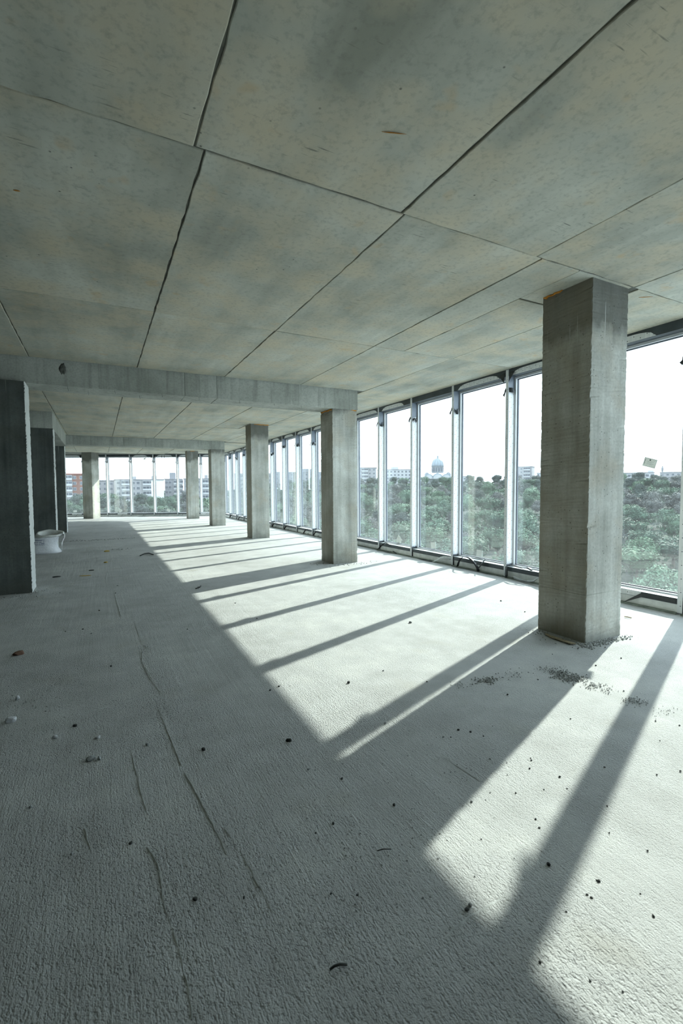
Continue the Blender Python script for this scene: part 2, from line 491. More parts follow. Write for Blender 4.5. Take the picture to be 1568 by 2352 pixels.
# floor: slab plus a finely waved screed surface
NX, NY = 330, 420
gx = np.linspace(0, 1, NX); gy = np.linspace(0, 1, NY) ** 1.9
yy = YB + gy * 0
Yv = np.concatenate([np.linspace(YB, 0.4, 30, endpoint=False), np.linspace(0.4, 9.0, 300, endpoint=False), np.linspace(9.0, 31.0, 90)])
Xv = np.concatenate([np.linspace(XL - 0.2, -2.2, 30, endpoint=False), np.linspace(-2.2, 5.63, 300)])
NX, NY = len(Xv), len(Yv)
XX, YY = np.meshgrid(Xv, Yv)
def vnoise(X, Y, sx, sy, seed):
    r = np.random.default_rng(seed)
    tab = r.random((256, 256))
    a = X * sx + 1000; b = Y * sy + 1000
    i = np.floor(a).astype(int); j = np.floor(b).astype(int)
    u = a - i; v = b - j
    u = u * u * (3 - 2 * u); v = v * v * (3 - 2 * v)
    T = lambda p, q: tab[p % 256, q % 256]
    return (T(i, j) * (1 - u) + T(i + 1, j) * u) * (1 - v) + (T(i, j + 1) * (1 - u) + T(i + 1, j + 1) * u) * v - 0.5
bend = 0.12 * vnoise(XX, YY, 0.6, 0.6, 3)
ZZ = 0.006 * vnoise(XX, YY, 0.8, 0.8, 1) + 0.0035 * vnoise(XX + bend * 3, YY, 9, 0.9, 2) * (0.5 + vnoise(XX, YY, 0.5, 0.5, 9)) \
     + 0.002 * vnoise(XX, YY, 7, 7, 4)
ZZ -= ZZ.max()
V = np.stack([XX.ravel(), YY.ravel(), ZZ.ravel()], 1)
idx = np.arange(NX * NY).reshape(NY, NX)
F = np.stack([idx[:-1, :-1].ravel(), idx[:-1, 1:].ravel(), idx[1:, 1:].ravel(), idx[1:, :-1].ravel()], 1)
# keep the quads on the room side of the slanting far wall
cxm = XX[:-1, :-1].ravel(); cym = YY[:-1, :-1].ravel()
keep = ((cxm - CORNER.x) * FN.x + (cym - CORNER.y) * FN.y) < 0.35
F = F[keep]
me = bpy.data.meshes.new('floor')
me.vertices.add(len(V)); me.vertices.foreach_set('co', V.ravel())
me.loops.add(F.size); me.loops.foreach_set('vertex_index', F.ravel().astype(np.int32))
me.polygons.add(len(F)); me.polygons.foreach_set('loop_start', (np.arange(len(F)) * 4).astype(np.int32))
me.polygons.foreach_set('loop_total', np.full(len(F), 4, np.int32))
me.polygons.foreach_set('use_smooth', np.ones(len(F), bool))
me.materials.append(M['floor'])
me.update(calc_edges=True); me.validate()
floor = link('floor', me)
tag(floor, 'rough grey concrete floor screed with trowel marks and loose crumbs', kind='structure')
MB().prism(outer, -0.30, -0.03).build('floor_slab', M['beam'], floor)

# ceiling: slab with separate shuttering-panel impressions, dark joints between them
ceiling = MB().prism(outer, H + 0.012, H + 0.30).build('ceiling', M['joint'])
tag(ceiling, 'bare concrete ceiling cast in large panels with dark open joints', kind='structure')

def ceiling_panel(x0, x1, y0, y1, gap=0.006, dz=0.0, mat='ceil'):
    poly = []
    step = 0.09
    def side(ax, ay, bx, by):
        n = max(2, int(math.hypot(bx - ax, by - ay) / step))
        for i in range(n):
            t = i / n
            j = random.choice((0.5, 0.5, 1.0, 1.6)) * random.uniform(-0.005, 0.004) if i else 0
            nx, ny = -(by - ay), bx - ax
            L = math.hypot(nx, ny)
            poly.append((ax + (bx - ax) * t + nx / L * j, ay + (by - ay) * t + ny / L * j))
    a, b_, c, d = x0 + gap, x1 - gap, y0 + gap, y1 - gap
    side(a, c, b_, c); side(b_, c, b_, d); side(b_, d, a, d); side(a, d, a, c)
    z = H + dz
    n = len(poly)
    cxp, cyp = (a + b_) / 2, (c + d) / 2
    inner = [(cxp + (p[0] - cxp) * (1 - 0.006), cyp + (p[1] - cyp) * (1 - 0.004)) for p in poly]
    tlt = [random.uniform(-0.0015, 0.0015) for _ in range(2)]
    zz = lambda p: z + tlt[0] * (p[0] - cxp) + tlt[1] * (p[1] - cyp)
    v = [(p[0], p[1], zz(p)) for p in inner] + [(p[0], p[1], zz(p) + 0.004) for p in poly] + [(p[0], p[1], H + 0.02) for p in poly]
    f = [tuple(range(n - 1, -1, -1)), tuple(range(2 * n, 3 * n))]
    for k in (0, 1):
        for i in range(n):
            j = (i + 1) % n
            f.append((k * n + i, k * n + j, (k + 1) * n + j, (k + 1) * n + i))
    return mesh_obj('ceiling_panel', v, f, M[mat], ceiling)

XE = XI + 0.02
near_x = [XL, -4.7, -3.4, -2.1, -0.80, 0.50, 1.82, 3.10, 4.37, XE]
far_x = [XL, -4.7, -3.4, -2.1, -0.79, 0.555, 1.85, 3.17, 4.45, XE]
for ya, yb in ((YB, 0.08), (0.08, 2.64)):
    for i in range(len(near_x) - 1):
        ceiling_panel(near_x[i], near_x[i + 1], ya, yb, dz=random.uniform(-0.003, 0.003))
for ya, yb in ((2.64, 5.20), (5.20, 7.66)):
    for i in range(len(far_x) - 1):
        if i == 7 and ya == 2.64:
            ceiling_panel(3.17, 3.63, ya, yb)
            ceiling_panel(3.63, 4.45, 3.29, yb)
            ceiling_panel(3.63, 4.37, 2.64, 3.29, gap=0.011, dz=0.006)
            continue
        if i == 8 and ya == 5.20:
            ceiling_panel(far_x[i], far_x[i + 1], ya, 8.2); continue
        ceiling_panel(far_x[i], far_x[i + 1], ya, yb, dz=random.uniform(-0.003, 0.003))
b2x = [XL, -4.7, -3.4, -2.1, -0.87, 0.46, 1.77, 3.06]
for ya, yb in ((8.2, 9.2), (9.2, 11.52), (11.52, 14.0), (14.0, 16.3), (16.3, 17.95)):
    for i in range(len(b2x) - 1):
        ceiling_panel(b2x[i], b2x[i + 1], ya, yb, gap=0.007)
for ya, yb in ((8.2, 10.17), (10.17, 12.77), (15.25, 17.95)):
    ceiling_panel(3.06, 4.37, ya, yb, gap=0.009)
ceiling_panel(3.06, 3.79, 12.77, 14.04, gap=0.014, dz=0.006)
ceiling_panel(3.79, 4.37, 12.77, 14.04, gap=0.009)
ceiling_panel(3.06, 4.37, 14.04, 15.25, gap=0.009)
for ya, yb in ((8.2, 10.6), (10.6, 13.1), (13.1, 15.6), (15.6, 18.2)):
    ceiling_panel(4.37, XE, ya, yb, gap=0.007)
def far_y(x): return CORNER.y + (x - CORNER.x) * FD.y / FD.x
for i in range(len(b2x) - 1):
    for ya, yb in ((18.5, 21.0), (21.0, 23.5), (23.5, min(26.0, far_y(b2x[i + 1]) - 0.05))):
        if yb > ya + 0.2: ceiling_panel(b2x[i], b2x[i + 1], ya, yb, gap=0.008)
for xa, xb in ((3.06, 4.37), (4.37, XE)):
    for ya, yb in ((18.5, 21.0), (21.0, far_y(xb) - 0.05)):
        ceiling_panel(xa, xb, ya, yb, gap=0.008)

M['rust'] = flat('rust', (0.50, 0.22, 0.04), 0.9, 0, 0.3, 20)
def on_ceiling(px, py): return on_floor(px, py, H)
def rust_mark(pa, pb, w):
    a = Vector((*on_ceiling(*pa), H - 0.001)); b_ = Vector((*on_ceiling(*pb), H - 0.001))
    MB().tube([a, a.lerp(b_, .3), a.lerp(b_, .7), b_], [w * .3, w, w * .8, w * .15], 6).build('rust_streak', M['rust'], ceiling)
rust_mark((876, 302), (934, 308), 0.003)
rust_mark((1466, 683), (1500, 681), 0.0035)
rust_mark((30, 436), (47, 439), 0.004)

# unseen walls behind and left of the camera; back one set close to darken
tag(MB().box(XL - 0.25, XL, YB - 0.25, far_left.y + 0.3, -0.03, H + 0.012).build('wall_left', M['pier']),
    'dark bare concrete wall along the inner side of the hall', kind='structure')
tag(MB().box(XL, XI + 0.3, YB - 0.25, YB, -0.03, H + 0.012).build('wall_back', M['pier']),
    'unseen dark bare concrete wall set close at the near end of the hall', kind='structure')

# screed ridges left by the trowel: low crumbly lips standing on the floor
M['ridge'] = flat('screed_ridge', (0.46, 0.485, 0.48), 0.9, 0, 0.25, 30)
def ridge(pix, hgt=0.006, wid=0.012, gaps=0.0, seed=1):
    r = random.Random(seed)
    pts = [Vector((*on_floor(*p), 0)) for p in pix]
    dense = []
    for i in range(len(pts) - 1):
        L = (pts[i + 1] - pts[i]).length; n = max(2, int(L / 0.02))
        dense += [pts[i].lerp(pts[i + 1], k / n) for k in range(n)]
    dense.append(pts[-1])
    n = len(dense)
    v = []; f = []
    for i, p in enumerate(dense):
        d = (dense[min(i + 1, n - 1)] - dense[max(i - 1, 0)]).normalized(); s = Vector((-d.y, d.x, 0))
        hh = 0.45 * hgt * (r.uniform(0.35, 1.0) if r.random() > gaps else 0.05)
        ww = wid * r.uniform(0.6, 1.1); jj = s * r.uniform(-0.003, 0.003)
        v += [p + jj - s * ww - Vector((0, 0, 0.010)), p + jj + Vector((0, 0, hh - 0.003)), p + jj + s * ww * 1.6 - Vector((0, 0, 0.010))]
        if i:
            k = 3 * i
            f += [(k - 3, k - 2, k + 1, k), (k - 2, k - 1, k + 2, k + 1)]
    mesh_obj('trowel_ridge', v, f, M['ridge'], floor, smooth=True)
ridge([(305, 1420), (318, 1455), (327, 1478)], 0.007, 0.010, 0.1, 1)
ridge([(330, 1482), (342, 1490), (340, 1484), (326, 1500), (325, 1520), (345, 1560), (368, 1590)], 0.010, 0.012, 0.1, 2)
ridge([(332, 1528), (346, 1556), (360, 1580)], 0.006, 0.008, 0.1, 3)
ridge([(372, 1591), (330, 1600), (285, 1612), (240, 1624), (180, 1640)], 0.008, 0.016, 0.35, 4)
ridge([(356, 1606), (372, 1648), (395, 1705), (415, 1755)], 0.004, 0.007, 0.15, 5)
ridge([(425, 1775), (455, 1830), (487, 1890), (520, 1960)], 0.005, 0.007, 0.1, 6)
ridge([(300, 1720), (318, 1800), (335, 1860)], 0.005, 0.008, 0.2, 7)
ridge([(245, 1315), (243, 1335), (262, 1360), (270, 1390), (278, 1415)], 0.006, 0.02, 0.0, 8)
ridge([(1020, 1740), (1060, 1766), (1105, 1795)], 0.004, 0.006, 0.1, 9)
ridge([(340, 1945), (365, 1990), (375, 2070), (405, 2160), (430, 2260), (440, 2340)], 0.006, 0.008, 0.2, 10)
ridge([(515, 1900), (560, 1970), (610, 2060), (625, 2095)], 0.004, 0.007, 0.2, 11)
ridge([(196, 1900), (205, 1950)], 0.004, 0.007, 0.2, 12)
ridge([(1180, 1590), (1120, 1590), (1060, 1592)], 0.003, 0.006, 0.4, 13)
ridge([(1150, 2060), (1080, 2100), (1020, 2150), (960, 2190), (900, 2235), (860, 2260)], 0.006, 0.010, 0.35, 14)

# ------------------------------------------------------------------ concrete columns
CS = 0.515
def column(cx, cy, label, z1=H, size=CS, depth=None, rz=0.0, joint=0.43, mat='col', foam=(), name='concrete_column', seed=0, cat='column', z0=-0.012):
    r = random.Random(seed)
    depth = depth or size
    hx_, hy_ = size / 2, depth / 2
    c = 0.006
    ring = [(-hx_ + c, -hy_), (-hx_ * 0.5, -hy_), (0, -hy_), (hx_ * 0.5, -hy_), (hx_ - c, -hy_), (hx_, -hy_ + c), (hx_, 0), (hx_, hy_ - c), (hx_ - c, hy_), (0, hy_), (-hx_ + c, hy_), (-hx_, hy_ - c),
            (-hx_, hy_ * 0.5), (-hx_, 0), (-hx_, -hy_ * 0.5), (-hx_, -hy_ + c)]
    corner = {0, 4, 5, 7, 8, 10, 11, 15}
    zs = list(np.linspace(z0, z1, 200))
    zs += [joint - 0.006, joint, joint + 0.006]; zs.sort()
    n = len(ring); v = []; f = []
    chip = {k: 0.0 for k in corner}
    for z in zs:
        for k, (x, y) in enumerate(ring):
            if k in corner:
                chip[k] = max(0.0, chip[k] * 0.45 + r.uniform(-0.002, 0.0028) + (r.uniform(0.004, 0.012) if r.random() < 0.025 else 0))
                q = 1 - chip[k] / hx_
            else:
                q = 1 - r.uniform(0, 0.0025) / hx_
            if joint and abs(z - joint) < 0.003: q -= 0.004 / hx_
            v.append((x * q, y * q, z))
    for j in range(len(zs) - 1):
        for k in range(n):
            k2 = (k + 1) % n
            f.append((j * n + k, j * n + k2, (j + 1) * n + k2, (j + 1) * n + k))
    f.append(tuple(range(n - 1, -1, -1))); f.append(tuple(range((len(zs) - 1) * n, len(zs) * n)))
    root = empty(name, (cx, cy, 0), rz)
    tag(root, label, cat)
    mesh_obj('shaft', v, f, M[mat], root)
    for (x0, y0, x1, y1, zt) in foam:
        mb = MB()
        L = math.hypot(x1 - x0, y1 - y0); k = max(3, int(L / 0.025))
        pts = []; rad = []
        for i in range(k + 1):
            t = i / k
            pts.append((x0 + (x1 - x0) * t + r.uniform(-.004, .004), y0 + (y1 - y0) * t + r.uniform(-.004, .004), zt + r.uniform(-0.012, 0.006)))
            rad.append(r.uniform(0.006, 0.016))
        mb.tube(pts, rad, 6)
        o = mb.build('foam_bead', M['foam'], root, smooth=True); o['label'] = 'orange expanding foam squeezed from the top joint'
    return root
hc = CS / 2
CX = 4.07
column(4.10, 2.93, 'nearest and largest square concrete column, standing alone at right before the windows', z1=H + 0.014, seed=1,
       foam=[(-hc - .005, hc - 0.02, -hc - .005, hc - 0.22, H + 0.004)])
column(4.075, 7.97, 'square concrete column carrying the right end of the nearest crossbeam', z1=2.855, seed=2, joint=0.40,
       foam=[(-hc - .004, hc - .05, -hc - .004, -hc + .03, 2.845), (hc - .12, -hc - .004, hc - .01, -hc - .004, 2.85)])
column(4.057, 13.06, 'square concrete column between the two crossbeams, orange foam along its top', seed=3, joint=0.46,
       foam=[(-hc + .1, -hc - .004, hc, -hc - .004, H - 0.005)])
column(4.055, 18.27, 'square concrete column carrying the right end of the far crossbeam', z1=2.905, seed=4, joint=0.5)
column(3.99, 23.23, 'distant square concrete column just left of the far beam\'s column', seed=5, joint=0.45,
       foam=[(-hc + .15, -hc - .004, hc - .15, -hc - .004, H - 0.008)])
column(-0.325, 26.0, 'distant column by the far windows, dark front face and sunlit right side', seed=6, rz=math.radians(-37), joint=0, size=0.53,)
# dark piers on the left
PW = 1.25
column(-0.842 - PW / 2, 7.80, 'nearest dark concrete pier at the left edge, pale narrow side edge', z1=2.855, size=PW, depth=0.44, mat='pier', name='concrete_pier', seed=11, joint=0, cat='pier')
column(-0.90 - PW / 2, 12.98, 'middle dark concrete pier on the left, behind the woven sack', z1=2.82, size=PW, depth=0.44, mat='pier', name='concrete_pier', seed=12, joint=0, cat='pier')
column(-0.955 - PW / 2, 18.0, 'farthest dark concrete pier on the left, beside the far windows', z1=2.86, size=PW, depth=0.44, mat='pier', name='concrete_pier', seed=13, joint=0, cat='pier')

# ------------------------------------------------------------------ beams
def jbox(x0, x1, y0, y1, z0, z1, seed, c=0.005):
    """box whose long lower edges are slightly ragged"""
    r = random.Random(seed)
    along_x = (x1 - x0) > (y1 - y0)
    L = (x1 - x0) if along_x else (y1 - y0)
    n = max(4, int(L / 0.06)); v = []; f = []
    for i in range(n + 1):
        t = i / n
        def e(): return c * r.uniform(0.3, 1.2) + (r.uniform(0.004, 0.012) if r.random() < 0.04 else 0)
        e1, e2 = e(), e()
        if along_x:
            x = x0 + L * t
            v += [(x, y0, z1), (x, y0, z0 + e1), (x, y0 + e1, z0), (x, y1 - e2, z0), (x, y1, z0 + e2), (x, y1, z1)]
        else:
            y = y0 + L * t
            v += [(x1, y, z1), (x1, y, z0 + e1), (x1 - e1, y, z0), (x0 + e2, y, z0), (x0, y, z0 + e2), (x0, y, z1)]
    for i in range(n):
        for k in range(6):
            k2 = (k + 1) % 6
            f.append((i * 6 + k, (i + 1) * 6 + k, (i + 1) * 6 + k2, i * 6 + k2))
    f.append((0, 1, 2, 3, 4, 5)); f.append(tuple(n * 6 + k for k in (5, 4, 3, 2, 1, 0)))
    return v, f
def beam(name, label, segs, wires=()):
    x0, x1, y0, y1, z0, z1 = segs[0]
    root = empty(name, (0, 0, 0)); tag(root, label, 'beam')
    root.location = ((x0 + segs[-1][1]) / 2, (y0 + y1) / 2, z0)
    off = Vector(root.location)
    for i, s in enumerate(segs):
        v, f = jbox(*s, seed=hash((name, i)) % 1000 if False else 31 + i + int(y0))
        mesh_obj('beam_segment', [Vector(p) - off for p in v], f, M['beam'], root)
    for (x, y, z, L) in wires:
        mb = MB(); mb.tube([Vector((x, y, z)) - off, Vector((x + L * 0.15, y - 0.004, z - L)) - off], 0.0022, 4)
        mb.build('wire_end', M['slate'], root)
    return root
Y1, Y1b = 7.69, 8.20
wr = [(-0.35, Y1 + .004, 2.86, .07), (0.25, Y1 + .02, 2.86, .05), (0.9, Y1 + .004, 2.86, .05), (1.45, Y1 + .004, 2.86, .04), (2.1, Y1 + .004, 2.86, .05), (2.7, Y1 + .01, 2.86, .04), (3.2, Y1 + .01, 2.86, .04), (-0.1, Y1 + .2, 2.86, .07), (0.6, Y1 + .25, 2.86, .06)]
beam('concrete_beam', 'nearest concrete crossbeam spanning from the left pier to the window columns',
     [(XL, 1.236, Y1, Y1b, 2.855, H + .012), (1.241, 1.735, Y1 + .002, Y1b, 2.856, H + .012), (1.740, 4.333, Y1, Y1b, 2.855, H + .012)], wr)
beam('concrete_beam', 'far concrete crossbeam spanning the hall before the distant windows',
     [(-0.955, 0.8, 18.0, 18.5, 2.905, H + .012), (0.806, 2.1, 18.002, 18.5, 2.906, H + .012), (2.106, 4.312, 18.0, 18.5, 2.905, H + .012)])
beam('concrete_beam', 'concrete beam running along the left side between the two distant dark piers',
     [(-2.15, -0.905, 12.76, 17.78, 2.82, H + .012)])
mbp = MB(); rp = random.Random(4)
ov = [(0.045 * (0.75 + 0.4 * rp.random()) * math.cos(a), 0.085 * (0.75 + 0.4 * rp.random()) * math.sin(a)) for a in [2 * math.pi * k / 16 for k in range(16)]]
mbp.add([(x, 0, z) for x, z in ov] + [(x * .6, -.006, z * .6) for x, z in ov], [tuple(range(31, 15, -1))] + [(k, 16 + k, 16 + (k + 1) % 16, (k + 1) % 16) for k in range(16)])
hp = mbp.build('patched_hole', M['stone_patch'], [o for o in bpy.data.objects if o.name == 'concrete_beam'][0]); hp.location = (-0.40 - (XL + 4.333) / 2, Y1 - (Y1 + Y1b) / 2 - .0005, 0.24)
# ------------------------------------------------------------------ glazing
FZ0, FZ1 = 0.165, 3.075          # clear glass height range
def ragged_sheet(x_or_y, a, b, z0, z1, plane, off, seed, tear=0.10, th=0.0012, bottom=0.0):
    """thin film sheet on a mullion face with a torn top edge"""
    r = random.Random(seed)
    n = 7
    top = [z1 - tear * (0.5 + 0.5 * math.sin(2.2 * i / n + seed)) * r.uniform(0.4, 1.0) for i in range(n + 1)]
    bot = [z0 + bottom * r.uniform(0, 1) for i in range(n + 1)]
    v = []; f = []
    for o2 in (0.0, th):
        for i in range(n + 1):
            t = a + (b - a) * i / n
            for z in (bot[i], top[i]):
                v.append((t, off + (o2 if plane == 'y-' else 0), z) if plane[0] == 'y' else (off + o2, t, z))
    m_ = 2 * (n + 1)
    for i in range(n):
        f.append((2 * i, 2 * i + 2, 2 * i + 3, 2 * i + 1)); f.append((m_ + 2 * i, m_ + 2 * i + 1, m_ + 2 * i + 3, m_ + 2 * i + 2))
        f.append((2 * i + 1, 2 * i + 3, m_ + 2 * i + 3, m_ + 2 * i + 1)); f.append((2 * i, m_ + 2 * i, m_ + 2 * i + 2, 2 * i + 2))
    f.append((0, 1, m_ + 1, m_)); k = 2 * n
    f.append((k, m_ + k, m_ + k + 1, k + 1))
    return v, f

def glazing(name, label, origin, rz, centres, film_face='side'):
    """local x along the wall, local y outward, z up; y=0 is the inner face of the mullions"""
    root = empty(name, origin, rz); tag(root, label, kind='structure')
    MW, MD = 0.050, 0.140
    lo, hi = min(centres), max(centres)
    bars = {}
    mull_me = None
    for i, c in enumerate(centres):
        if mull_me is None:
            mb = MB()
            mb.box(-MW / 2, MW / 2, 0.0, MD, 0.0, H + 0.006)
            mb.box(-0.012, 0.012, MD, MD + 0.05, 0.0, H + 0.006)
            mb.box(-MW / 2, MW / 2, MD + 0.05, MD + 0.085, 0.0, H + 0.006)
            mu = mb.build('mullion', M['slate_light'], root, (c, 0, 0)); mull_me = mu.data
        else:
            mu = link('mullion', mull_me, root, (c, 0, 0))
        top = 2.80 + random.uniform(-0.08, 0.12)
        for sgn in (1, -1):
            v, f = ragged_sheet('x', 0.006, MD - 0.006, 0.20, top, 'x', sgn * (MW / 2 + 0.0004) - (0.0012 if sgn < 0 else 0), i * 3 + sgn, 0.12, bottom=0.02)
            mesh_obj('film', v, f, M['film_side'], mu)
        v, f = ragged_sheet('y', -MW / 2 - 0.001, MW / 2 + 0.001, 0.012, H - 0.003, 'y-', -0.0016, i, 0.0)
        mesh_obj('film', v, f, M['film_front'], mu)
        # torn flap of the film's black underside at the head of the mullion
        mb = MB(); r = random.Random(i * 7 + 1)
        w = 0.05 + 0.05 * r.random()
        pts = []
        for k in range(5):
            pts.append((MW / 2 + 0.003 + 0.03 * math.sin(k * 0.8), 0.01 + 0.115 * k / 4, top - 0.02 + r.uniform(-0.05, 0.04)))
        v = []
        for k, p in enumerate(pts):
            v.append(p); v.append((p[0] + r.uniform(0.0, 0.02), p[1], p[2] - r.uniform(0.03, 0.09)))
        fs = [(2 * k, 2 * k + 1, 2 * k + 3, 2 * k + 2) for k in range(4)]
        mb.add(v, fs)
        fl = mb.build('film_flap', M['film_black'], mu)
        fl.modifiers.new('thickness', 'SOLIDIFY').thickness = 0.001
        fl['label'] = 'torn flap of film showing its black side'
        mb = MB(); v = []
        for k in range(4):
            v += [(-MW / 2 - 0.004 - 0.012 * k * r.uniform(0.4, 1.2), -0.004 - 0.006 * k, top - 0.10 * k / 3 + 0.03 * r.random()), (-MW / 2 + 0.012 - 0.008 * k, -0.006 - 0.004 * k, top - 0.02 - 0.10 * k / 3)]
        mb.add(v, [(2 * k, 2 * k + 1, 2 * k + 3, 2 * k + 2) for k in range(3)])
        fl = mb.build('film_flap', M['film_black'], mu); fl.modifiers.new('thickness', 'SOLIDIFY').thickness = 0.001
        # black foot wrap at the transom crossing
        mb = MB(); mb.box(MW / 2, MW / 2 + 0.004, 0.012, 0.125, 0.012, 0.19)
        mb.build('foot_wrap', M['film_black'], mu)
    cs = sorted(centres)
    pane_me = {}
    for i in range(len(cs) - 1):
        a, b_ = cs[i] + MW / 2, cs[i + 1] - MW / 2
        w = b_ - a; mid = (a + b_) / 2
        key = round(w, 3)
        r = random.Random(i * 13 + 5)
        if key not in pane_me:
            h_ = w / 2
            mb = MB()
            d0, d1 = 0.130, 0.195
            t = 0.030
            mb.box(-h_, -h_ + t, d0, d1, FZ0, H); mb.box(h_ - t, h_, d0, d1, FZ0, H)
            mb.box(-h_ + t, h_ - t, d0, d1, FZ1 - 0.004, FZ1 + 0.03); mb.box(-h_ + t, h_ - t, d0, d1, FZ0, FZ0 + 0.022)
            pf = mb.build('pane_frame', M['alu'], root, (mid, 0, 0))
            mb = MB()
            g0, g1 = 0.165, 0.19; e = 0.012
            x0, x1, z0, z1 = -h_ + t, h_ - t, FZ0 + 0.022, FZ1 - 0.004
            mb.box(x0, x0 + e, g0, g1, z0, z1); mb.box(x1 - e, x1, g0, g1, z0, z1)
            mb.box(x0 + e, x1 - e, g0, g1, z0, z0 + e); mb.box(x0 + e, x1 - e, g0, g1, z1 - e, z1)
            gk = mb.build('gasket', M['gasket'], pf)
            pn = MB().box(x0 + 0.002, x1 - 0.002, 0.172, 0.184, z0 + 0.002, z1 - 0.002).build('pane', M['glass'], root, (mid, 0, 0))
            # bottom transom, its upper film, sill panel and base plate, head rail
            tr = MB().box(-h_, h_, 0.012, 0.130, 0.100, FZ0).build('transom', M['slate'], root, (mid, 0, 0))
            tf = MB().box(-h_ + 0.004, h_ - 0.004, 0.010, 0.129, FZ0, FZ0 + 0.002).build('film', M['film_plain'], tr)
            sl = MB().box(-h_, h_, 0.030, 0.19, 0.0, 0.100).build('sill_panel', M['sill'], root, (mid, 0, 0))
            bp = MB().box(-h_, h_, -0.035, 0.030, -0.012, 0.010).build('base_plate', M['baseplate'], root, (mid, 0, 0))
            hd = MB().box(-h_, h_, 0.006, 0.190, FZ1 + 0.026, H + 0.006).build('head_rail', M['slate'], root, (mid, 0, 0))
            pane_me[key] = (pf.data, gk.data, pn.data, tr.data, tf.data, sl.data, bp.data, hd.data)
        else:
            D = pane_me[key]
            pf = link('pane_frame', D[0], root, (mid, 0, 0)); link('gasket', D[1], pf)
            link('pane', D[2], root, (mid, 0, 0))
            tr = link('transom', D[3], root, (mid, 0, 0)); link('film', D[4], tr)
            link('sill_panel', D[5], root, (mid, 0, 0)); link('base_plate', D[6], root, (mid, 0, 0))
            hd = link('head_rail', D[7], root, (mid, 0, 0))
        bars[i] = (tr, hd, mid, w)
        # white film still on the lower part of the head rail, cut in a shallow arch
        if r.random() < 0.8:
            n = 14; v = []; h_ = w / 2 - 0.02
            f0, f1 = r.uniform(0.0, 0.15), r.uniform(0.75, 1.0)
            zb, zt = FZ1 + 0.028, H - 0.028
            for k in range(n + 1):
                u = f0 + (f1 - f0) * k / n
                x = -h_ + 2 * h_ * u
                q = min(1.0, min((u - f0) / 0.22, (f1 - u) / 0.22)) if True else 1
                v += [(x, 0.0035, zb), (x, 0.0035, zb + 0.002 + (zt - zb) * math.sqrt(max(0, 1 - (1 - q) ** 2)))]
            fo = mesh_obj('film', v, [(2 * k, 2 * k + 2, 2 * k + 3, 2 * k + 1) for k in range(n)], M['film_run'], hd)
            fo.modifiers.new('thickness', 'SOLIDIFY').thickness = 0.001
            # hanging black corner flap
            if r.random() < 0.6:
                x = h_ if r.random() < 0.5 else -h_
                s = -1 if x > 0 else 1
                v = [(x, 0.0, H - 0.04), (x + s * 0.10, -0.012, FZ1 + 0.06), (x + s * 0.16, -0.004, FZ1 + 0.05), (x, -0.02, FZ1 - 0.07), (x + s * 0.05, -0.022, FZ1 - 0.01)]
                fo = mesh_obj('film_flap', v, [(0, 1, 2), (0, 3, 4, 1)], M['film_black'], hd)
                fo.modifiers.new('thickness', 'SOLIDIFY').thickness = 0.001
    return root, bars, cs

# right-hand glazing wall: local x = CORNER.y - Y
YM = [5.29 + 1.245 * k for k in range(-5, 16)]
cents = [CORNER.y - y for y in YM]
win1, bars1, cs1 = glazing('window_1', 'long right-hand wall of floor-to-ceiling glazing with film-covered mullions', (XI, CORNER.y, 0), -math.pi / 2, cents)
cents2 = [-1.02 - 1.2115 * k for k in range(0, 10)] + [-0.02]
win2, bars2, cs2 = glazing('window_2', 'far end wall of floor-to-ceiling glazing seen across the hall', (CORNER.x, CORNER.y, 0), -math.radians(26.57), cents2)
# end pieces of the glazing (out of view); near one added to block light
tag(MB().box(XI, XI + 0.2, YB, YM[0] - 0.025, -0.03, H + 0.012).build('wall_right_blocker', M['beam']), 'unseen concrete wall piece added at the near end of the glazing to block light', kind='structure')
e2 = CORNER + FD * (cents2[9] - 0.03)
pA = far_left; pB = e2
tag(MB().prism([(pA.x - .2, pA.y), (pB.x, pB.y), (pB.x + FN.x * .2, pB.y + FN.y * .2), (pA.x - .2 + FN.x * .2, pA.y + FN.y * .2)], -0.03, H + 0.012).build('wall_far', M['beam']),
    'concrete wall piece at the hidden left end of the far glazing', kind='structure')
# corner post
MB().box(-0.06, 0.10, 0.0, 0.25, 0, H + .006).build('corner_post', M['slate_light'], win2)

def ribbon(parent, pts, wid, mat, name='film_strip', th=0.0012, label=None, wdir=None):
    pts = [Vector(p) for p in pts]
    v = []
    for i, p in enumerate(pts):
        w = Vector(wdir[i] if isinstance(wdir, list) else wdir).normalized() * wid / 2
        v += [p - w, p + w]
    o = mesh_obj(name, v, [(2 * k, 2 * k + 1, 2 * k + 3, 2 * k + 2) for k in range(len(pts) - 1)], mat, parent, smooth=True)
    md = o.modifiers.new('thickness', 'SOLIDIFY'); md.thickness = th
    if label: o['label'] = label
    return o
def bay_of(y):
    x = CORNER.y - y
    for i in range(len(cs1) - 1):
        if cs1[i] < x < cs1[i + 1]: return bars1[i], x
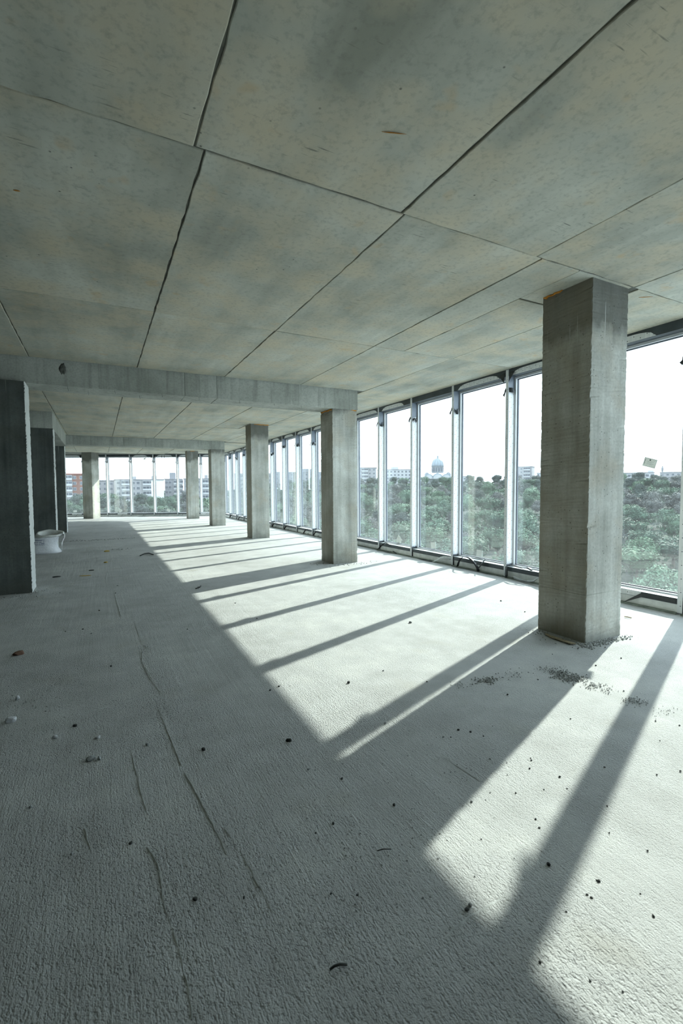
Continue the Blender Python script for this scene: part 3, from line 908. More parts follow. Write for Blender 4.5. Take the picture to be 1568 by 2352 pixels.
# curled strips of film along the sill, bay by bay (local coordinates of the transom: x towards the camera)
def strips_along_sill():
    lab_b = 'curled strip of protective film, black side out'
    lab_w = 'peeling strip of pale protective film'
    # bay between Y 5.29 and 6.535: one big black loop over the transom
    (tr, hd, mid, w), _ = bay_of(5.9)
    def arc(x0, x1, z0, zt, y, n=14, lean=0.0):
        return [(x0 + (x1 - x0) * k / n, y - lean * math.sin(math.pi * k / n), z0 + (zt - z0) * math.sin(math.pi * k / n) ** 0.7) for k in range(n + 1)]
    ribbon(tr, arc(-0.42, 0.10, 0.012, 0.225, -0.045, lean=0.04), 0.045, M['film_black'], label=lab_b, wdir=[(0.25, 1, 0.3)] * 15)
    ribbon(tr, [(0.03, -0.03, 0.012), (0.10, -0.06, 0.05), (0.16, -0.05, 0.13), (0.20, -0.03, 0.20), (0.21, 0.0, 0.235)], 0.07, M['film_black'], label=lab_b, wdir=[(1, -0.5, 0.1)] * 5)
    ribbon(tr, [(-0.55, -0.05, 0.006), (-0.3, -0.07, 0.008), (0.0, -0.06, 0.006), (0.4, -0.05, 0.010)], 0.02, M['film_black'], label=lab_b, wdir=(0, 1, 0))
    # bay Y 4.05-5.29
    (tr, hd, mid, w), _ = bay_of(4.7)
    ribbon(tr, [(-0.55, 0.02, 0.185), (-0.42, 0.0, 0.20), (-0.30, 0.03, 0.185), (-0.2, 0.01, 0.21), (-0.10, 0.0, 0.18)], 0.05, M['film_black'], label=lab_b, wdir=(0, 1, 0.3))
    ribbon(tr, [(-0.46, 0.0, 0.19), (-0.34, -0.04, 0.205), (-0.22, -0.02, 0.19), (-0.12, -0.01, 0.176)], 0.035, M['film_plain'], label=lab_w, wdir=(0, 1, -0.4))
    ribbon(tr, [(0.22, 0.0, 0.175), (0.14, -0.05, 0.15), (0.06, -0.08, 0.10), (0.0, -0.09, 0.05), (-0.10, -0.09, 0.025), (-0.25, -0.08, 0.02), (-0.40, -0.06, 0.035)], 0.06, M['film_plain'], label=lab_w, wdir=[(0.3, -0.3, 0.8), (0.5, -0.4, 0.7), (0.6, -0.5, 0.5), (0.3, -0.8, 0.5), (0, -0.8, 0.5), (0, -0.6, 0.8), (0, -.5, 0.9)])
    ribbon(tr, [(-0.58, -0.01, 0.17), (-0.56, -0.035, 0.12), (-0.55, -0.05, 0.05), (-0.53, -0.07, 0.012)], 0.06, M['film_black'], label=lab_b, wdir=(1, -0.2, 0.1))
    # bay 6.535-7.78
    (tr, hd, mid, w), _ = bay_of(7.1)
    ribbon(tr, [(0.16, -0.06, 0.012), (0.26, -0.05, 0.05), (0.34, -0.035, 0.10), (0.42, -0.02, 0.125), (0.60, -0.005, 0.135)], 0.045, M['film_plain'], label=lab_w, wdir=[(0.3, 0.8, 0.4), (0.2, 0.5, 0.8), (0, 0.3, 1), (0, 0.2, 1), (0, 0.1, 1)])
    ribbon(tr, [(-0.30, -0.055, 0.012), (-0.05, -0.065, 0.018), (0.12, -0.06, 0.010)], 0.035, M['film_black'], label=lab_b, wdir=(0, 1, 0.2))
    # bay 7.78-9.03
    (tr, hd, mid, w), _ = bay_of(8.4)
    ribbon(tr, [(-0.58, -0.06, 0.012), (-0.5, -0.06, 0.05), (-0.42, -0.05, 0.12), (-0.33, -0.02, 0.19), (-0.22, 0.02, 0.17)], 0.05, M['film_black'], label=lab_b, wdir=[(0.3, 1, 0.2)] * 5)
    ribbon(tr, [(-0.3, -0.06, 0.012), (-0.1, -0.07, 0.02), (0.05, -0.06, 0.05), (0.18, -0.05, 0.012)], 0.03, M['film_black'], label=lab_b, wdir=(0, 1, 0.3))
    # bay 2.80-4.05 right of the big column: white film on the transom face, one stiff black strip folded down
    (tr, hd, mid, w), _ = bay_of(3.4)
    MB().box(-0.58, 0.20, 0.0095, 0.0118, 0.104, 0.163).build('film', M['film_run'], tr)
    v = [(0.22, 0.004, 0.163), (0.22, 0.002, 0.108), (0.58, 0.006, 0.108), (0.58, 0.006, 0.163), (0.04, -0.10, 0.014)]
    o = mesh_obj('film_strip', v, [(0, 1, 2, 3), (0, 4, 1)], M['film_black'], tr); o.modifiers.new('thickness', 'SOLIDIFY').thickness = 0.001
    o['label'] = lab_b
    # far right bays beyond the second column
    for y, s in ((12.1, 1), (13.4, 2), (14.6, 3), (15.9, 4), (17.1, 5), (20.9, 6), (22.1, 7)):
        (tr, hd, mid, w), _ = bay_of(y)
        r = random.Random(s)
        x0 = r.uniform(-0.5, 0.1)
        ribbon(tr, [(x0, -0.06, 0.012), (x0 + 0.08, -0.06, 0.07), (x0 + 0.16, -0.04, 0.15), (x0 + 0.26, 0.0, 0.185)], 0.05, M['film_black'], label=lab_b, wdir=[(0.3, 1, 0.2)] * 4)
        x1 = x0 + 0.3
        ribbon(tr, [(x1, -0.06, 0.012), (x1 + 0.08, -0.05, 0.06), (x1 + 0.2, -0.03, 0.09)], 0.04, M['film_plain'], label=lab_w, wdir=(0.3, 1, 0.2))
    for i, (tr, hd, mid, w) in bars2.items():
        r = random.Random(100 + i)
        if w < 0.9: continue
        x0 = r.uniform(-0.5, 0.2)
        ribbon(tr, [(x0, -0.06, 0.012), (x0 + 0.07, -0.06, 0.07), (x0 + 0.12, -0.04, 0.13), (x0 + 0.24, -0.005, 0.16)], 0.04, M['film_black'], label=lab_b, wdir=[(0.3, 1, 0.2)] * 4)
        if r.random() < 0.5:
            MB().box(x0 - 0.2, x0 + 0.3, 0.0095, 0.0118, 0.104, 0.163).build('film', M['film_plain'], tr)
strips_along_sill()
# two thin black strips hanging from the far head rail
for (s_, l) in ((-2.33 - 0.65, 0.42), (-2.20 - 0.65, 0.33)):
    best = min(bars2.values(), key=lambda q: abs(q[2] - s_))
    x = s_ - best[2]
    ribbon(best[1], [(x, -0.004, H - 0.05), (x + 0.004, -0.012, H - 0.05 - l * 0.5), (x - 0.003, -0.008, H - 0.05 - l)], 0.022, M['film_black'], label='thin black strip of film hanging down', wdir=(1, 0, 0))

# ------------------------------------------------------------------ paper stickers on the glass
GX = XI + 0.172 - 0.002
def sticker(y, z, w, h_, rot, label, lines=True):
    root = empty('paper_sticker', (GX, y, z)); tag(root, label, 'sticker')
    root.rotation_euler = (0, rot, 0)
    root.rotation_euler = Matrix.Rotation(-math.pi / 2, 3, 'Z').to_euler()
    root.rotation_mode = 'XYZ'
    R_ = Matrix.Rotation(-math.pi / 2, 4, 'Z') @ Matrix.Rotation(rot, 4, 'Y')
    root.rotation_euler = R_.to_euler()
    MB().box(-w / 2, w / 2, 0, 0.0012, -h_ / 2, h_ / 2).build('sheet', M['paper'], root)
    if lines:
        # printed border, crest and lines of small print
        mb = MB(); t = 0.0022; y0, y1 = -0.0004, 0.0
        a, b_ = w / 2 - 0.004, h_ / 2 - 0.004
        mb.box(-a, a, y0, y1, b_ - t, b_); mb.box(-a, a, y0, y1, -b_, -b_ + t)
        mb.box(-a, -a + t, y0, y1, -b_ + t, b_ - t); mb.box(a - t, a, y0, y1, -b_ + t, b_ - t)
        for (zz, xa, xb) in ((0.012, -0.03, 0.045), (0.000, -0.035, 0.02), (-0.012, -0.03, 0.05), (-0.022, -0.04, 0.03), (0.030, 0.03, 0.055)):
            x = xa
            while x < xb:
                q = random.uniform(0.004, 0.010); mb.box(x, min(xb, x + q), y0, y1, zz, zz + 0.0022); x += q + 0.003
        mb.build('fine_print', M['ink'], root)
        MB().prism([(-0.012, -.0008), (-0.005, -.0010), (0.002, -.0008), (0.002, -0.0002), (-0.012, -0.0002)], 0.024, 0.038).build('crest', M['ink_dark'], root)
        for k in range(5):
            MB().box(-a + 0.008, -a + 0.015, -0.0006, -0.0001, -0.03 + k * 0.013, -0.03 + k * 0.013 + random.uniform(0.005, 0.010)).build('margin_letter', M['ink_dark'], root)
    return root
sticker(3.252, 1.682, 0.150, 0.105, math.radians(17), 'tilted paper certificate stuck on the pane right of the nearest column')
def small(y, z, w, h_, rot, label):
    s = sticker(y, z, w, h_, math.radians(rot), label, False)
    return s
small(8.47, 0.265, 0.15, 0.15, 38, 'small white paper tilted on edge low on the glass, next to the beam\'s column')
small(7.28, 0.275, 0.14, 0.12, -8, 'small white paper low on the glass, second along from the beam\'s column')
small(6.03, 0.265, 0.13, 0.12, 3, 'small square white paper low on the pane above the black film loop')
def far_sticker(s, z, w, h_, rot, label):
    p = CORNER + FD * (s - 0.65) + FN * 0.170
    root = empty('paper_sticker', (p.x, p.y, z)); tag(root, label, 'sticker')
    root.rotation_euler = (Matrix.Rotation(-math.radians(26.57), 4, 'Z') @ Matrix.Rotation(math.radians(rot), 4, 'Y')).to_euler()
    MB().box(-w / 2, w / 2, 0, 0.0012, -h_ / 2, h_ / 2).build('sheet', M['paper'], root)
far_sticker(-6.98, 0.28, 0.18, 0.11, -4, 'white paper low on the far glazing, left of the sunlit column')
far_sticker(-4.63, 0.29, 0.18, 0.14, -30, 'white paper low on the far glazing, first pane right of the sunlit column')
far_sticker(-2.12, 0.30, 0.18, 0.12, 28, 'white paper low on the far glazing, third pane right of the sunlit column')
far_sticker(-3.29, 3.00, 0.13, 0.08, -20, 'small pale paper stuck high on the far glazing')

# ------------------------------------------------------------------ things on the floor
M['stone_pale'] = flat('pale_stone', (0.50, 0.52, 0.54), 0.9, 0, 0.3, 30)
M['stone_grey'] = flat('grey_crumb', (0.30, 0.32, 0.32), 0.95, 0, 0.4, 40)
M['stone_dark'] = flat('dark_crumb', (0.055, 0.06, 0.058), 0.95, 0, 0.4, 40)
M['brick'] = flat('brown_brick', (0.12, 0.068, 0.045), 0.95, 0, 0.45, 35)
M['ochre'] = flat('ochre_chip', (0.50, 0.36, 0.10), 0.9, 0, 0.3, 30)
M['wood'] = flat('wood_chip', (0.30, 0.25, 0.16), 0.9, 0, 0.3, 30)
def chunk_mesh(seed, sub=2):
    bm = bmesh.new(); bmesh.ops.create_icosphere(bm, subdivisions=sub, radius=1.0)
    r = random.Random(seed)
    dirs = [Vector((r.gauss(0, 1), r.gauss(0, 1), r.gauss(0, 1))).normalized() for _ in range(9)]
    cuts = [r.uniform(0.55, 0.95) for _ in dirs]
    for v in bm.verts:
        for d, c in zip(dirs, cuts):
            k = v.co.dot(d)
            if k > c: v.co -= d * (k - c)
        v.co *= r.uniform(0.93, 1.07)
        v.co.z = max(v.co.z, -0.45)
        v.co.z += 0.45
    me = bpy.data.meshes.new('chunk')
    bm.to_mesh(me); bm.free()
    return me
chunks = {}
def chunk(name, px, py, w, label, cat, mat, group=None, flatn=1.0, asp=1.0, seed=0, rz=None):
    key = (seed % 6, mat)
    if key not in chunks:
        me = chunk_mesh(seed % 6); me.materials.append(M[mat]); chunks[key] = me
    x, y = on_floor(px, py)
    o = link(name, chunks[key], None, (x, y, -0.004))
    o.scale = (w / 2, w / 2 * asp, w / 2 * flatn)
    o.rotation_euler = (0, 0, rz if rz is not None else random.uniform(0, 6.28))
    tag(o, label, cat, group)
    return o
chunk('stone', 25, 1656, 0.062, 'largest pale angular stone on the floor at the left edge', 'stone', 'stone_pale', None, 0.8, 0.75, 1, 0.4)
chunk('stone', 40, 1606, 0.034, 'small pale pyramid-shaped stone above the largest stone at the left edge', 'stone', 'stone_pale', None, 1.3, 0.9, 2)
chunk('stone', 208, 1744, 0.052, 'flat grey stone with a smaller dark stone touching its right side', 'stone', 'stone_grey', None, 0.6, 0.7, 3, 0.2)
chunk('stone', 228, 1743, 0.028, 'small dark stone touching the flat grey stone on the left floor', 'stone', 'stone_grey', None, 0.9, 0.8, 4)
chunk('stone', 225, 1693, 0.034, 'pale flat stone chip lying above the grey stone pair', 'stone', 'stone_pale', None, 0.6, 0.8, 5)
chunk('stone', 126, 1694, 0.032, 'pale stone lying left of the flat pale chip on the left floor', 'stone', 'stone_pale', None, 0.8, 0.8, 0)
chunk('stone', 172, 1667, 0.026, 'dark stone between the two pale stones on the left floor', 'stone', 'stone_dark', None, 0.9, 0.8, 1)
chunk('stone', 338, 1711, 0.022, 'small grey stone beside the long trowel ridge', 'stone', 'stone_grey', None, 0.9, 0.8, 2)
chunk('stone', 467, 1721, 0.026, 'small black stone right of the long trowel ridge', 'stone', 'stone_dark', None, 0.8, 0.8, 3)
chunk('stone', 663, 1701, 0.038, 'dark jagged stone near the tip of the narrow sunbeam', 'stone', 'stone_dark', None, 0.6, 0.6, 4, 2.6)
chunk('stone', 800, 1568, 0.028, 'dark stone alone on the sunlit floor at the centre', 'stone', 'stone_dark', None, 0.9, 0.7, 5)
chunk('stone', 942, 1430, 0.034, 'grey-brown stone on the sunlit floor left of the nearest column', 'stone', 'stone_grey', None, 0.8, 0.7, 0)
chunk('stone', 255, 1530, 0.024, 'small black stone on the shaded floor left of the cracked ridge', 'stone', 'stone_dark', None, 0.8, 0.8, 1)
chunk('brick_fragment', 43, 1503, 0.11, 'brown broken brick piece lying on the floor at the left edge', 'brick', 'brick', None, 0.45, 0.55, 2, 0.5)
chunk('wood_block', 245, 1267, 0.13, 'small ochre block on the floor right of the woven sack', 'wood', 'ochre', None, 0.4, 0.5, 3, 0.1)
chunk('wood_chip', 243, 1292, 0.08, 'yellowish chip on the floor below the small ochre block', 'wood', 'ochre', None, 0.4, 0.6, 4)
chunk('wood_chip', 195, 1322, 0.20, 'thin flat ochre scrap lying on the shaded floor at left', 'wood', 'ochre', None, 0.06, 0.35, 5, -0.2)
chunk('clod', 130, 1325, 0.13, 'dark flat clod on the shaded floor right of the nearest pier', 'clod', 'stone_dark', None, 0.22, 0.5, 0, 0.3)
chunk('clod', 210, 1310, 0.09, 'dark small clod above the thin ochre scrap', 'clod', 'stone_dark', None, 0.25, 0.5, 1, 0.2)
CR = [(105, 1633), (765, 1890), (725, 1912), (1083, 1840), (760, 2051), (820, 2054), (708, 1766), (448, 2064), (1230, 1880), (70, 1853), (905, 1848), (785, 1787), (1018, 1692), (1035, 1692),
      (1110, 1690), (1125, 1742), (1052, 1676), (1080, 1680), (1080, 2078), (1072, 2088), (1260, 1985), (1235, 1560), (1165, 1595), (300, 1935), (165, 1960), (560, 2060), (430, 1445), (85, 1370), (150, 1450), (190, 1445), (210, 1455),
      (540, 1385), (228, 1402), (270, 1345), (265, 1362), (590, 1420), (575, 1428), (1268, 1502), (1290, 1545), (455, 1352), (1205, 1405), (1150, 1380), (885, 1660), (1426, 1511), (1368, 1528), (1432, 1586), (620, 1585), (640, 1576), (880, 1540), (980, 1565)]
for i, (px, py) in enumerate(CR):
    chunk('crumb', px, py, random.uniform(0.010, 0.020) * (1 + max(0, (1500 - py)) / 260), 'tiny dark grey concrete crumb scattered on the shaded and sunlit floor', 'crumb', 'stone_dark' if i % 3 else 'stone_grey', 'tiny crumbs scattered over the floor', 0.7, 0.8, i)
SB = [(1220, 1745), (1348, 2053), (1370, 2020), (1375, 2022), (1487, 1952), (1470, 2051), (1399, 1911), (1358, 2060), (1184, 1820), (1216, 1764), (1218, 1740), (1302, 1810), (1285, 1783), (1388, 1761), (1562, 1770), (1508, 1778), (1394, 1850), (1238, 1900), (1560, 1665),
      (1355, 2250), (1430, 2275), (1240, 2208), (1500, 2102), (1300, 2092), (1105, 1926), (1515, 1700), (1310, 1650), (1505, 1655)]
for i, (px, py) in enumerate(SB):
    chunk('crumb', px, py, random.uniform(0.007, 0.013), 'tiny black speck of grit on the large sunlit patch at lower right', 'crumb', 'stone_dark', 'black grit specks on the sunlit patch at lower right', 0.7, 0.8, i)
# curved black scrap of cable in the foreground
def cable(name, pix, r_, label, cat, mat, lift=0.012):
    pts = []
    for i, p in enumerate(pix):
        x, y = on_floor(*p); pts.append(Vector((x, y, r_ * 0.7 + lift * math.sin(math.pi * i / (len(pix) - 1)))))
    c = sum(pts, Vector()) / len(pts); c.z = 0
    mb = MB(); mb.tube([p - c for p in pts], r_, 6)
    return tag(mb.build(name, M[mat], None, c, True), label, cat)
cable('wire_scrap', [(757, 2229), (768, 2223), (780, 2219), (797, 2217)], 0.0035, 'short bent black wire scrap on the floor in the foreground', 'wire', 'stone_dark', 0.004)
cable('film_scrap', [(322, 1277), (332, 1273), (342, 1272), (352, 1275)], 0.012, 'thin curved black scrap lying beside the sunlit edge in mid-distance', 'scrap', 'stone_dark', 0.006)
cable('film_scrap', [(450, 1353), (455, 1351), (458, 1351), (461, 1347)], 0.010, 'short black crooked scrap in the shadow of the beam\'s column', 'scrap', 'stone_dark', 0.006)
cable('twig', [(1434, 1417), (1441, 1419), (1450, 1420)], 0.006, 'small wooden splinter on the sunlit floor right of the nearest column', 'wood', 'wood', 0.004)
cable('twig', [(866, 1990 - 35), (880, 1952), (898, 1951)], 0.002, 'thin dark twig on the shaded foreground floor', 'wood', 'stone_dark', 0.002)

# mortar rubble: heaps of crumbs nobody could count
def rubble(name, label, centres, seed):
    r = random.Random(seed)
    mb = MB()
    base = []
    for (px, py, n, sp_, sz) in centres:
        x0, y0 = on_floor(px, py)
        sz *= 0.72
        for _ in range(int(n * 1.7)):
            x = x0 + r.gauss(0, sp_[0]); y = y0 + r.gauss(0, sp_[1]); s = sz * r.uniform(0.35, 1.25)
            base.append((x, y, s))
    cx = sum(b_[0] for b_ in base) / len(base); cy = sum(b_[1] for b_ in base) / len(base)
    for (x, y, s) in base:
        # keep clear of the column foot
        if 3.83 < x < 4.37 and 2.66 < y < 3.2: continue
        a = [r.uniform(0.7, 1.3) for _ in range(6)]
        x -= cx; y -= cy; z = s * 0.25 - 0.003
        t = r.uniform(0, 6.28); c_, s_ = math.cos(t), math.sin(t)
        P_ = [(a[0], 0, 0), (0, a[1], 0), (-a[2], 0, 0), (0, -a[3], 0), (0, 0, a[4] * 0.8), (0, 0, -0.6)]
        mb.add([(x + s * (c_ * p[0] - s_ * p[1]), y + s * (s_ * p[0] + c_ * p[1]), z + s * p[2]) for p in P_],
               [(0, 1, 4), (1, 2, 4), (2, 3, 4), (3, 0, 4), (1, 0, 5), (2, 1, 5), (3, 2, 5), (0, 3, 5)])
    o = mb.build(name, M['rubble'], None, (cx, cy, 0))
    return tag(o, label, 'rubble', None, 'stuff')
M['rubble'] = flat('mortar_rubble', (0.36, 0.375, 0.365), 0.95, 0, 0.5, 60)
rubble('mortar_crumbs', 'patch of dark mortar crumbs in the shadow below the nearest column',
       [(1290, 1548, 110, (.045, .035), .010), (1318, 1558, 90, (.05, .03), .010), (1265, 1535, 40, (.06, .05), .007)], 1)
rubble('mortar_crumbs', 'small crumbly ridge of mortar left of the bigger patch in the column shadow',
       [(1118, 1562, 80, (.05, .03), .009), (1180, 1548, 30, (.08, .04), .007), (1060, 1572, 25, (.05, .03), .006)], 2)
rubble('mortar_crumbs', 'thin trail of mortar crumbs crossing the sunlit strip and the mullion shadow',
       [(1365, 1575, 50, (.05, .03), .007), (1395, 1586, 25, (.04, .02), .006), (1455, 1608, 60, (.05, .03), .007), (1520, 1635, 25, (.09, .03), .005)], 3)
rubble('mortar_crumbs', 'broken mortar lip around the foot of the nearest column',
       [(1300, 1466, 70, (.10, .05), .012), (1345, 1481, 70, (.06, .04), .012), (1385, 1472, 100, (.09, .035), .011), (1425, 1466, 40, (.10, .03), .010), (1245, 1452, 30, (.05, .05), .010)], 4)
rubble('mortar_crumbs', 'line of dark crumbs across the shaded floor right of the woven sack',
       [(190, 1242, 60, (.35, .10), .018), (260, 1238, 40, (.35, .05), .014), (270, 1262, 30, (.15, .10), .016)], 5)
rubble('mortar_crumbs', 'scatter of fine grit on the floor at the left near the ridge',
       [(180, 1560, 45, (.30, .22), .006), (90, 1620, 45, (.25, .25), .007), (250, 1660, 60, (.40, .30), .005), (420, 1640, 50, (.3, .3), .005)], 6)
rubble('mortar_crumbs', 'scatter of fine grit over the shaded floor in the foreground',
       [(760, 1880, 70, (.35, .25), .005), (620, 2000, 60, (.3, .2), .005), (900, 2000, 60, (.22, .2), .005), (420, 2000, 50, (.2, .2), .005), (1000, 1750, 50, (.3, .2), .005)], 7)
rubble('mortar_crumbs', 'few crumbs around the foot of the beam\'s column',
       [(800, 1296, 40, (.25, .08), .013), (745, 1294, 25, (.12, .08), .013)], 8)
rubble('mortar_crumbs', 'crumbs along the foot of the nearest dark pier at left',
       [(82, 1360, 30, (.10, .08), .014), (20, 1372, 30, (.2, .05), .012)], 9)

# thin splintered boards left against the foot of the nearest column
def splinter(px, py, L, w, rz, label):
    x, y = on_floor(px, py)
    mb = MB(); mb.prism([(-L / 2, -w / 2), (L * 0.4, -w * 0.6), (L / 2, 0), (L * 0.3, w / 2), (-L * 0.45, w * 0.4)], 0.0, 0.008)
    o = mb.build('board_splinter', M['wood'], None, (x, y, 0.0)); o.rotation_euler = (0.02, 0.03, rz)
    return tag(o, label, 'wood')
splinter(1285, 1470, 0.30, 0.05, 1.5, 'brown board splinter along the left foot of the nearest column')
splinter(1262, 1462, 0.16, 0.03, 1.2, 'short board splinter at the far left foot of the nearest column')

# ------------------------------------------------------------------ woven sack
def sack():
    M['sack'] = sack_mat()
    x0, y0 = -1.13, 12.30
    root = empty('woven_sack', (x0, y0, 0)); tag(root, 'open white woven sack with rolled-down rim slumped against the middle pier', 'sack')
    n = 40
    def ring(rx, ry, z, cx=0, cy=0, e=2.6, wob=0.0, ph=0.0):
        out = []
        for i in range(n):
            a = 2 * math.pi * i / n
            c, s = math.cos(a), math.sin(a)
            q = (abs(c) ** e + abs(s) ** e) ** (-1 / e)
            w = 1 + wob * math.sin(3 * a + ph) + wob * 0.6 * math.sin(7 * a + ph * 2)
            out.append((cx + rx * q * c * w, cy + ry * q * s * w, z + wob * 0.12 * math.sin(4 * a + ph)))
        return out
    prof = [(0.30, 0.24, -0.006, 0, 3.2, .01), (0.335, 0.26, 0.008, 0.01, 3.0, .015), (0.315, 0.25, 0.05, 0.0, 2.8, .02), (0.285, 0.24, 0.12, -0.01, 2.6, .025), (0.275, 0.235, 0.20, -0.015, 2.4, .03),
            (0.28, 0.235, 0.27, 0.0, 2.3, .03), (0.275, 0.23, 0.32, 0.03, 2.2, .03), (0.25, 0.21, 0.355, 0.07, 2.1, .03)]
    v = []; f = []
    for k, (rx, ry, z, cx, e, w) in enumerate(prof): v += ring(rx, ry, z, cx, 0, e, w, k * 0.5)
    for j in range(len(prof) - 1):
        for i in range(n):
            i2 = (i + 1) % n
            f.append((j * n + i, j * n + i2, (j + 1) * n + i2, (j + 1) * n + i))
    f.append(tuple(range(n - 1, -1, -1)))
    o = mesh_obj('bag_body', v, f, M['sack'], root, smooth=True)
    # rolled rim: goes up, out, hangs over
    prof = [(0.245, 0.205, 0.35, 0.07), (0.27, 0.22, 0.385, 0.10), (0.275, 0.225, 0.425, 0.12), (0.265, 0.22, 0.452, 0.13), (0.24, 0.20, 0.458, 0.13), (0.215, 0.175, 0.44, 0.13), (0.20, 0.16, 0.40, 0.12), (0.19, 0.155, 0.34, 0.11)]
    v = []; f = []
    for k, (rx, ry, z, cx) in enumerate(prof):
        rr = ring(rx, ry, z, cx, 0, 2.0, .045, 1.3)
        v += [(p[0], p[1], p[2] + 0.24 * (p[1] - 0.05) * min(1.0, k / 2)) for p in rr]
    for j in range(len(prof) - 1):
        for i in range(n):
            i2 = (i + 1) % n
            f.append((j * n + i, j * n + i2, (j + 1) * n + i2, (j + 1) * n + i))
    o = mesh_obj('rolled_rim', v, f, M['sack_plain'], root, smooth=True); o['label'] = 'rolled-down pale rim of the sack'
    # flap of cloth hanging at the right
    v = []; f = []
    prof = [(0.37, -0.06, 0.43), (0.405, -0.07, 0.40), (0.41, -0.08, 0.33), (0.385, -0.075, 0.27), (0.36, -0.07, 0.20), (0.352, -0.068, 0.10), (0.345, -0.066, 0.03)]
    ws = [0.16, 0.17, 0.15, 0.11, 0.05, 0.035, 0.03]
    for (x, y, z), w in zip(prof, ws):
        for k in range(5):
            v.append((x + 0.012 * math.sin(k * 2.1 + z * 20), y - w / 2 + w * k / 4 + 0.03, z + 0.01 * math.sin(k * 1.7)))
    for j in range(len(prof) - 1):
        for k in range(4): f.append((j * 5 + k, j * 5 + k + 1, j * 5 + k + 6, j * 5 + k + 5))
    o = mesh_obj('hanging_flap', v, f, M['sack_plain'], root, smooth=True); o.modifiers.new('thickness', 'SOLIDIFY').thickness = 0.002
    # heap of dark fill inside
    mb = MB(); mb.lathe([(0.20, 0.30), (0.12, 0.33), (0.02, 0.345)], 14, 0.10, 0); mb.build('fill', M['stone_grey'], root, smooth=True)
def sack_mat():
    mt, nt, b = new_mat('woven_sack'); g = G(nt)
    o = g.coord(); x, y, z = g.sep(o)
    n = g.noise(g.map(o, (60, 60, 60)), 1.0, 2.0)
    c = g.ramp(n, [(0.3, (0.62, 0.64, 0.68)), (0.7, (0.78, 0.80, 0.83))])
    # rows of small blue print on the side facing the room
    rows = g.math('GREATER_THAN', g.math('FRACT', g.math('MULTIPLY', z, 26.0)), 0.55)
    inz = g.math('MULTIPLY', g.math('GREATER_THAN', z, 0.185), g.math('LESS_THAN', z, 0.33))
    inx = g.math('MULTIPLY', g.math('LESS_THAN', x, 0.04), g.math('LESS_THAN', y, 0.0))
    brk = g.math('GREATER_THAN', g.noise(g.map(o, (70, 1, 26)), 1.0, 1.0), 0.44)
    pr = g.math('MULTIPLY', g.math('MULTIPLY', rows, inz), g.math('MULTIPLY', inx, brk))
    c = g.mix(g.math('MULTIPLY', pr, 0.85), c, (0.07, 0.11, 0.22))
    g.l.new(c, b.inputs['Base Color']); b.inputs['Roughness'].default_value = 0.6
    cr_ = g.noise(g.map(o, (6, 6, 9)), 1.0, 4.0)
    g.l.new(g.bump(cr_, 0.8, 0.02), b.inputs['Normal'])
    return mt
M['sack_plain'] = flat('sack_rim', (0.70, 0.72, 0.70), 0.6, 0, 0.15, 12)
sack()

# ------------------------------------------------------------------ outdoors
GZ = -14.6
def zfar(bdeg):
    t = min(1.0, max(0.0, (bdeg - 12) / 14)); t = t * t * (3 - 2 * t)
    return 4.4 + (9.6 - 4.4) * t
def ground_z(d, bdeg):
    q = min(1.0, max(0.0, (d - 60) / 280))
    return GZ + q * (zfar(bdeg) - 6.5 - GZ)
def polar(bdeg, d): return math.sin(math.radians(bdeg)) * d, math.cos(math.radians(bdeg)) * d

def ground_mat():
    mt, nt, b = new_mat('ground_cover'); g = G(nt)
    o = g.coord()
    n1 = g.noise(o, 0.06, 5.0); n2 = g.noise(o, 0.8, 5.0)
    c = g.ramp(g.math('ADD', g.math('MULTIPLY', n1, 0.5), g.math('MULTIPLY', n2, 0.5)), [(0.35, (0.009, 0.018, 0.012)), (0.6, (0.015, 0.030, 0.018)), (0.72, (0.022, 0.036, 0.022))])
    g.l.new(c, b.inputs['Base Color']); b.inputs['Roughness'].default_value = 1.0
    g.l.new(g.bump(n2, 1.0, 0.6), b.inputs['Normal'])
    return mt
M['ground'] = ground_mat()
bs = [-30 + 4 * i for i in range(33)]
ds = [8, 20, 35, 50, 60, 75, 95, 120, 150, 190, 240, 300, 340, 420, 560, 900, 1500]
v = []; f = []
for d in ds:
    for b_ in bs:
        x, y = polar(b_, d)
        zz = ground_z(d, b_) + (0 if d < 62 or d > 600 else random.uniform(-0.8, 0.8))
        v.append((x, y, zz))
nb = len(bs)
for i in range(len(ds) - 1):
    for j in range(nb - 1): f.append((i * nb + j, i * nb + j + 1, (i + 1) * nb + j + 1, (i + 1) * nb + j))
terr = mesh_obj('ground', v, f, M['ground'], smooth=True)
tag(terr, 'sloping green ground of the valley outside', kind='structure')
# paved yard below the windows
M['paving'] = flat('paving', (0.16, 0.165, 0.17), 0.9, 0, 0.15, 0.6)
yv = [polar(b_, 57) for b_ in bs] + [polar(b_, 10) for b_ in reversed(bs)]
yard = MB(); yard.prism([(p[0], p[1]) for p in yv][::-1], GZ - 0.05, GZ + 0.12)
tag(yard.build('paved_yard', M['paving']), 'pale paved yard below the windows', kind='structure')

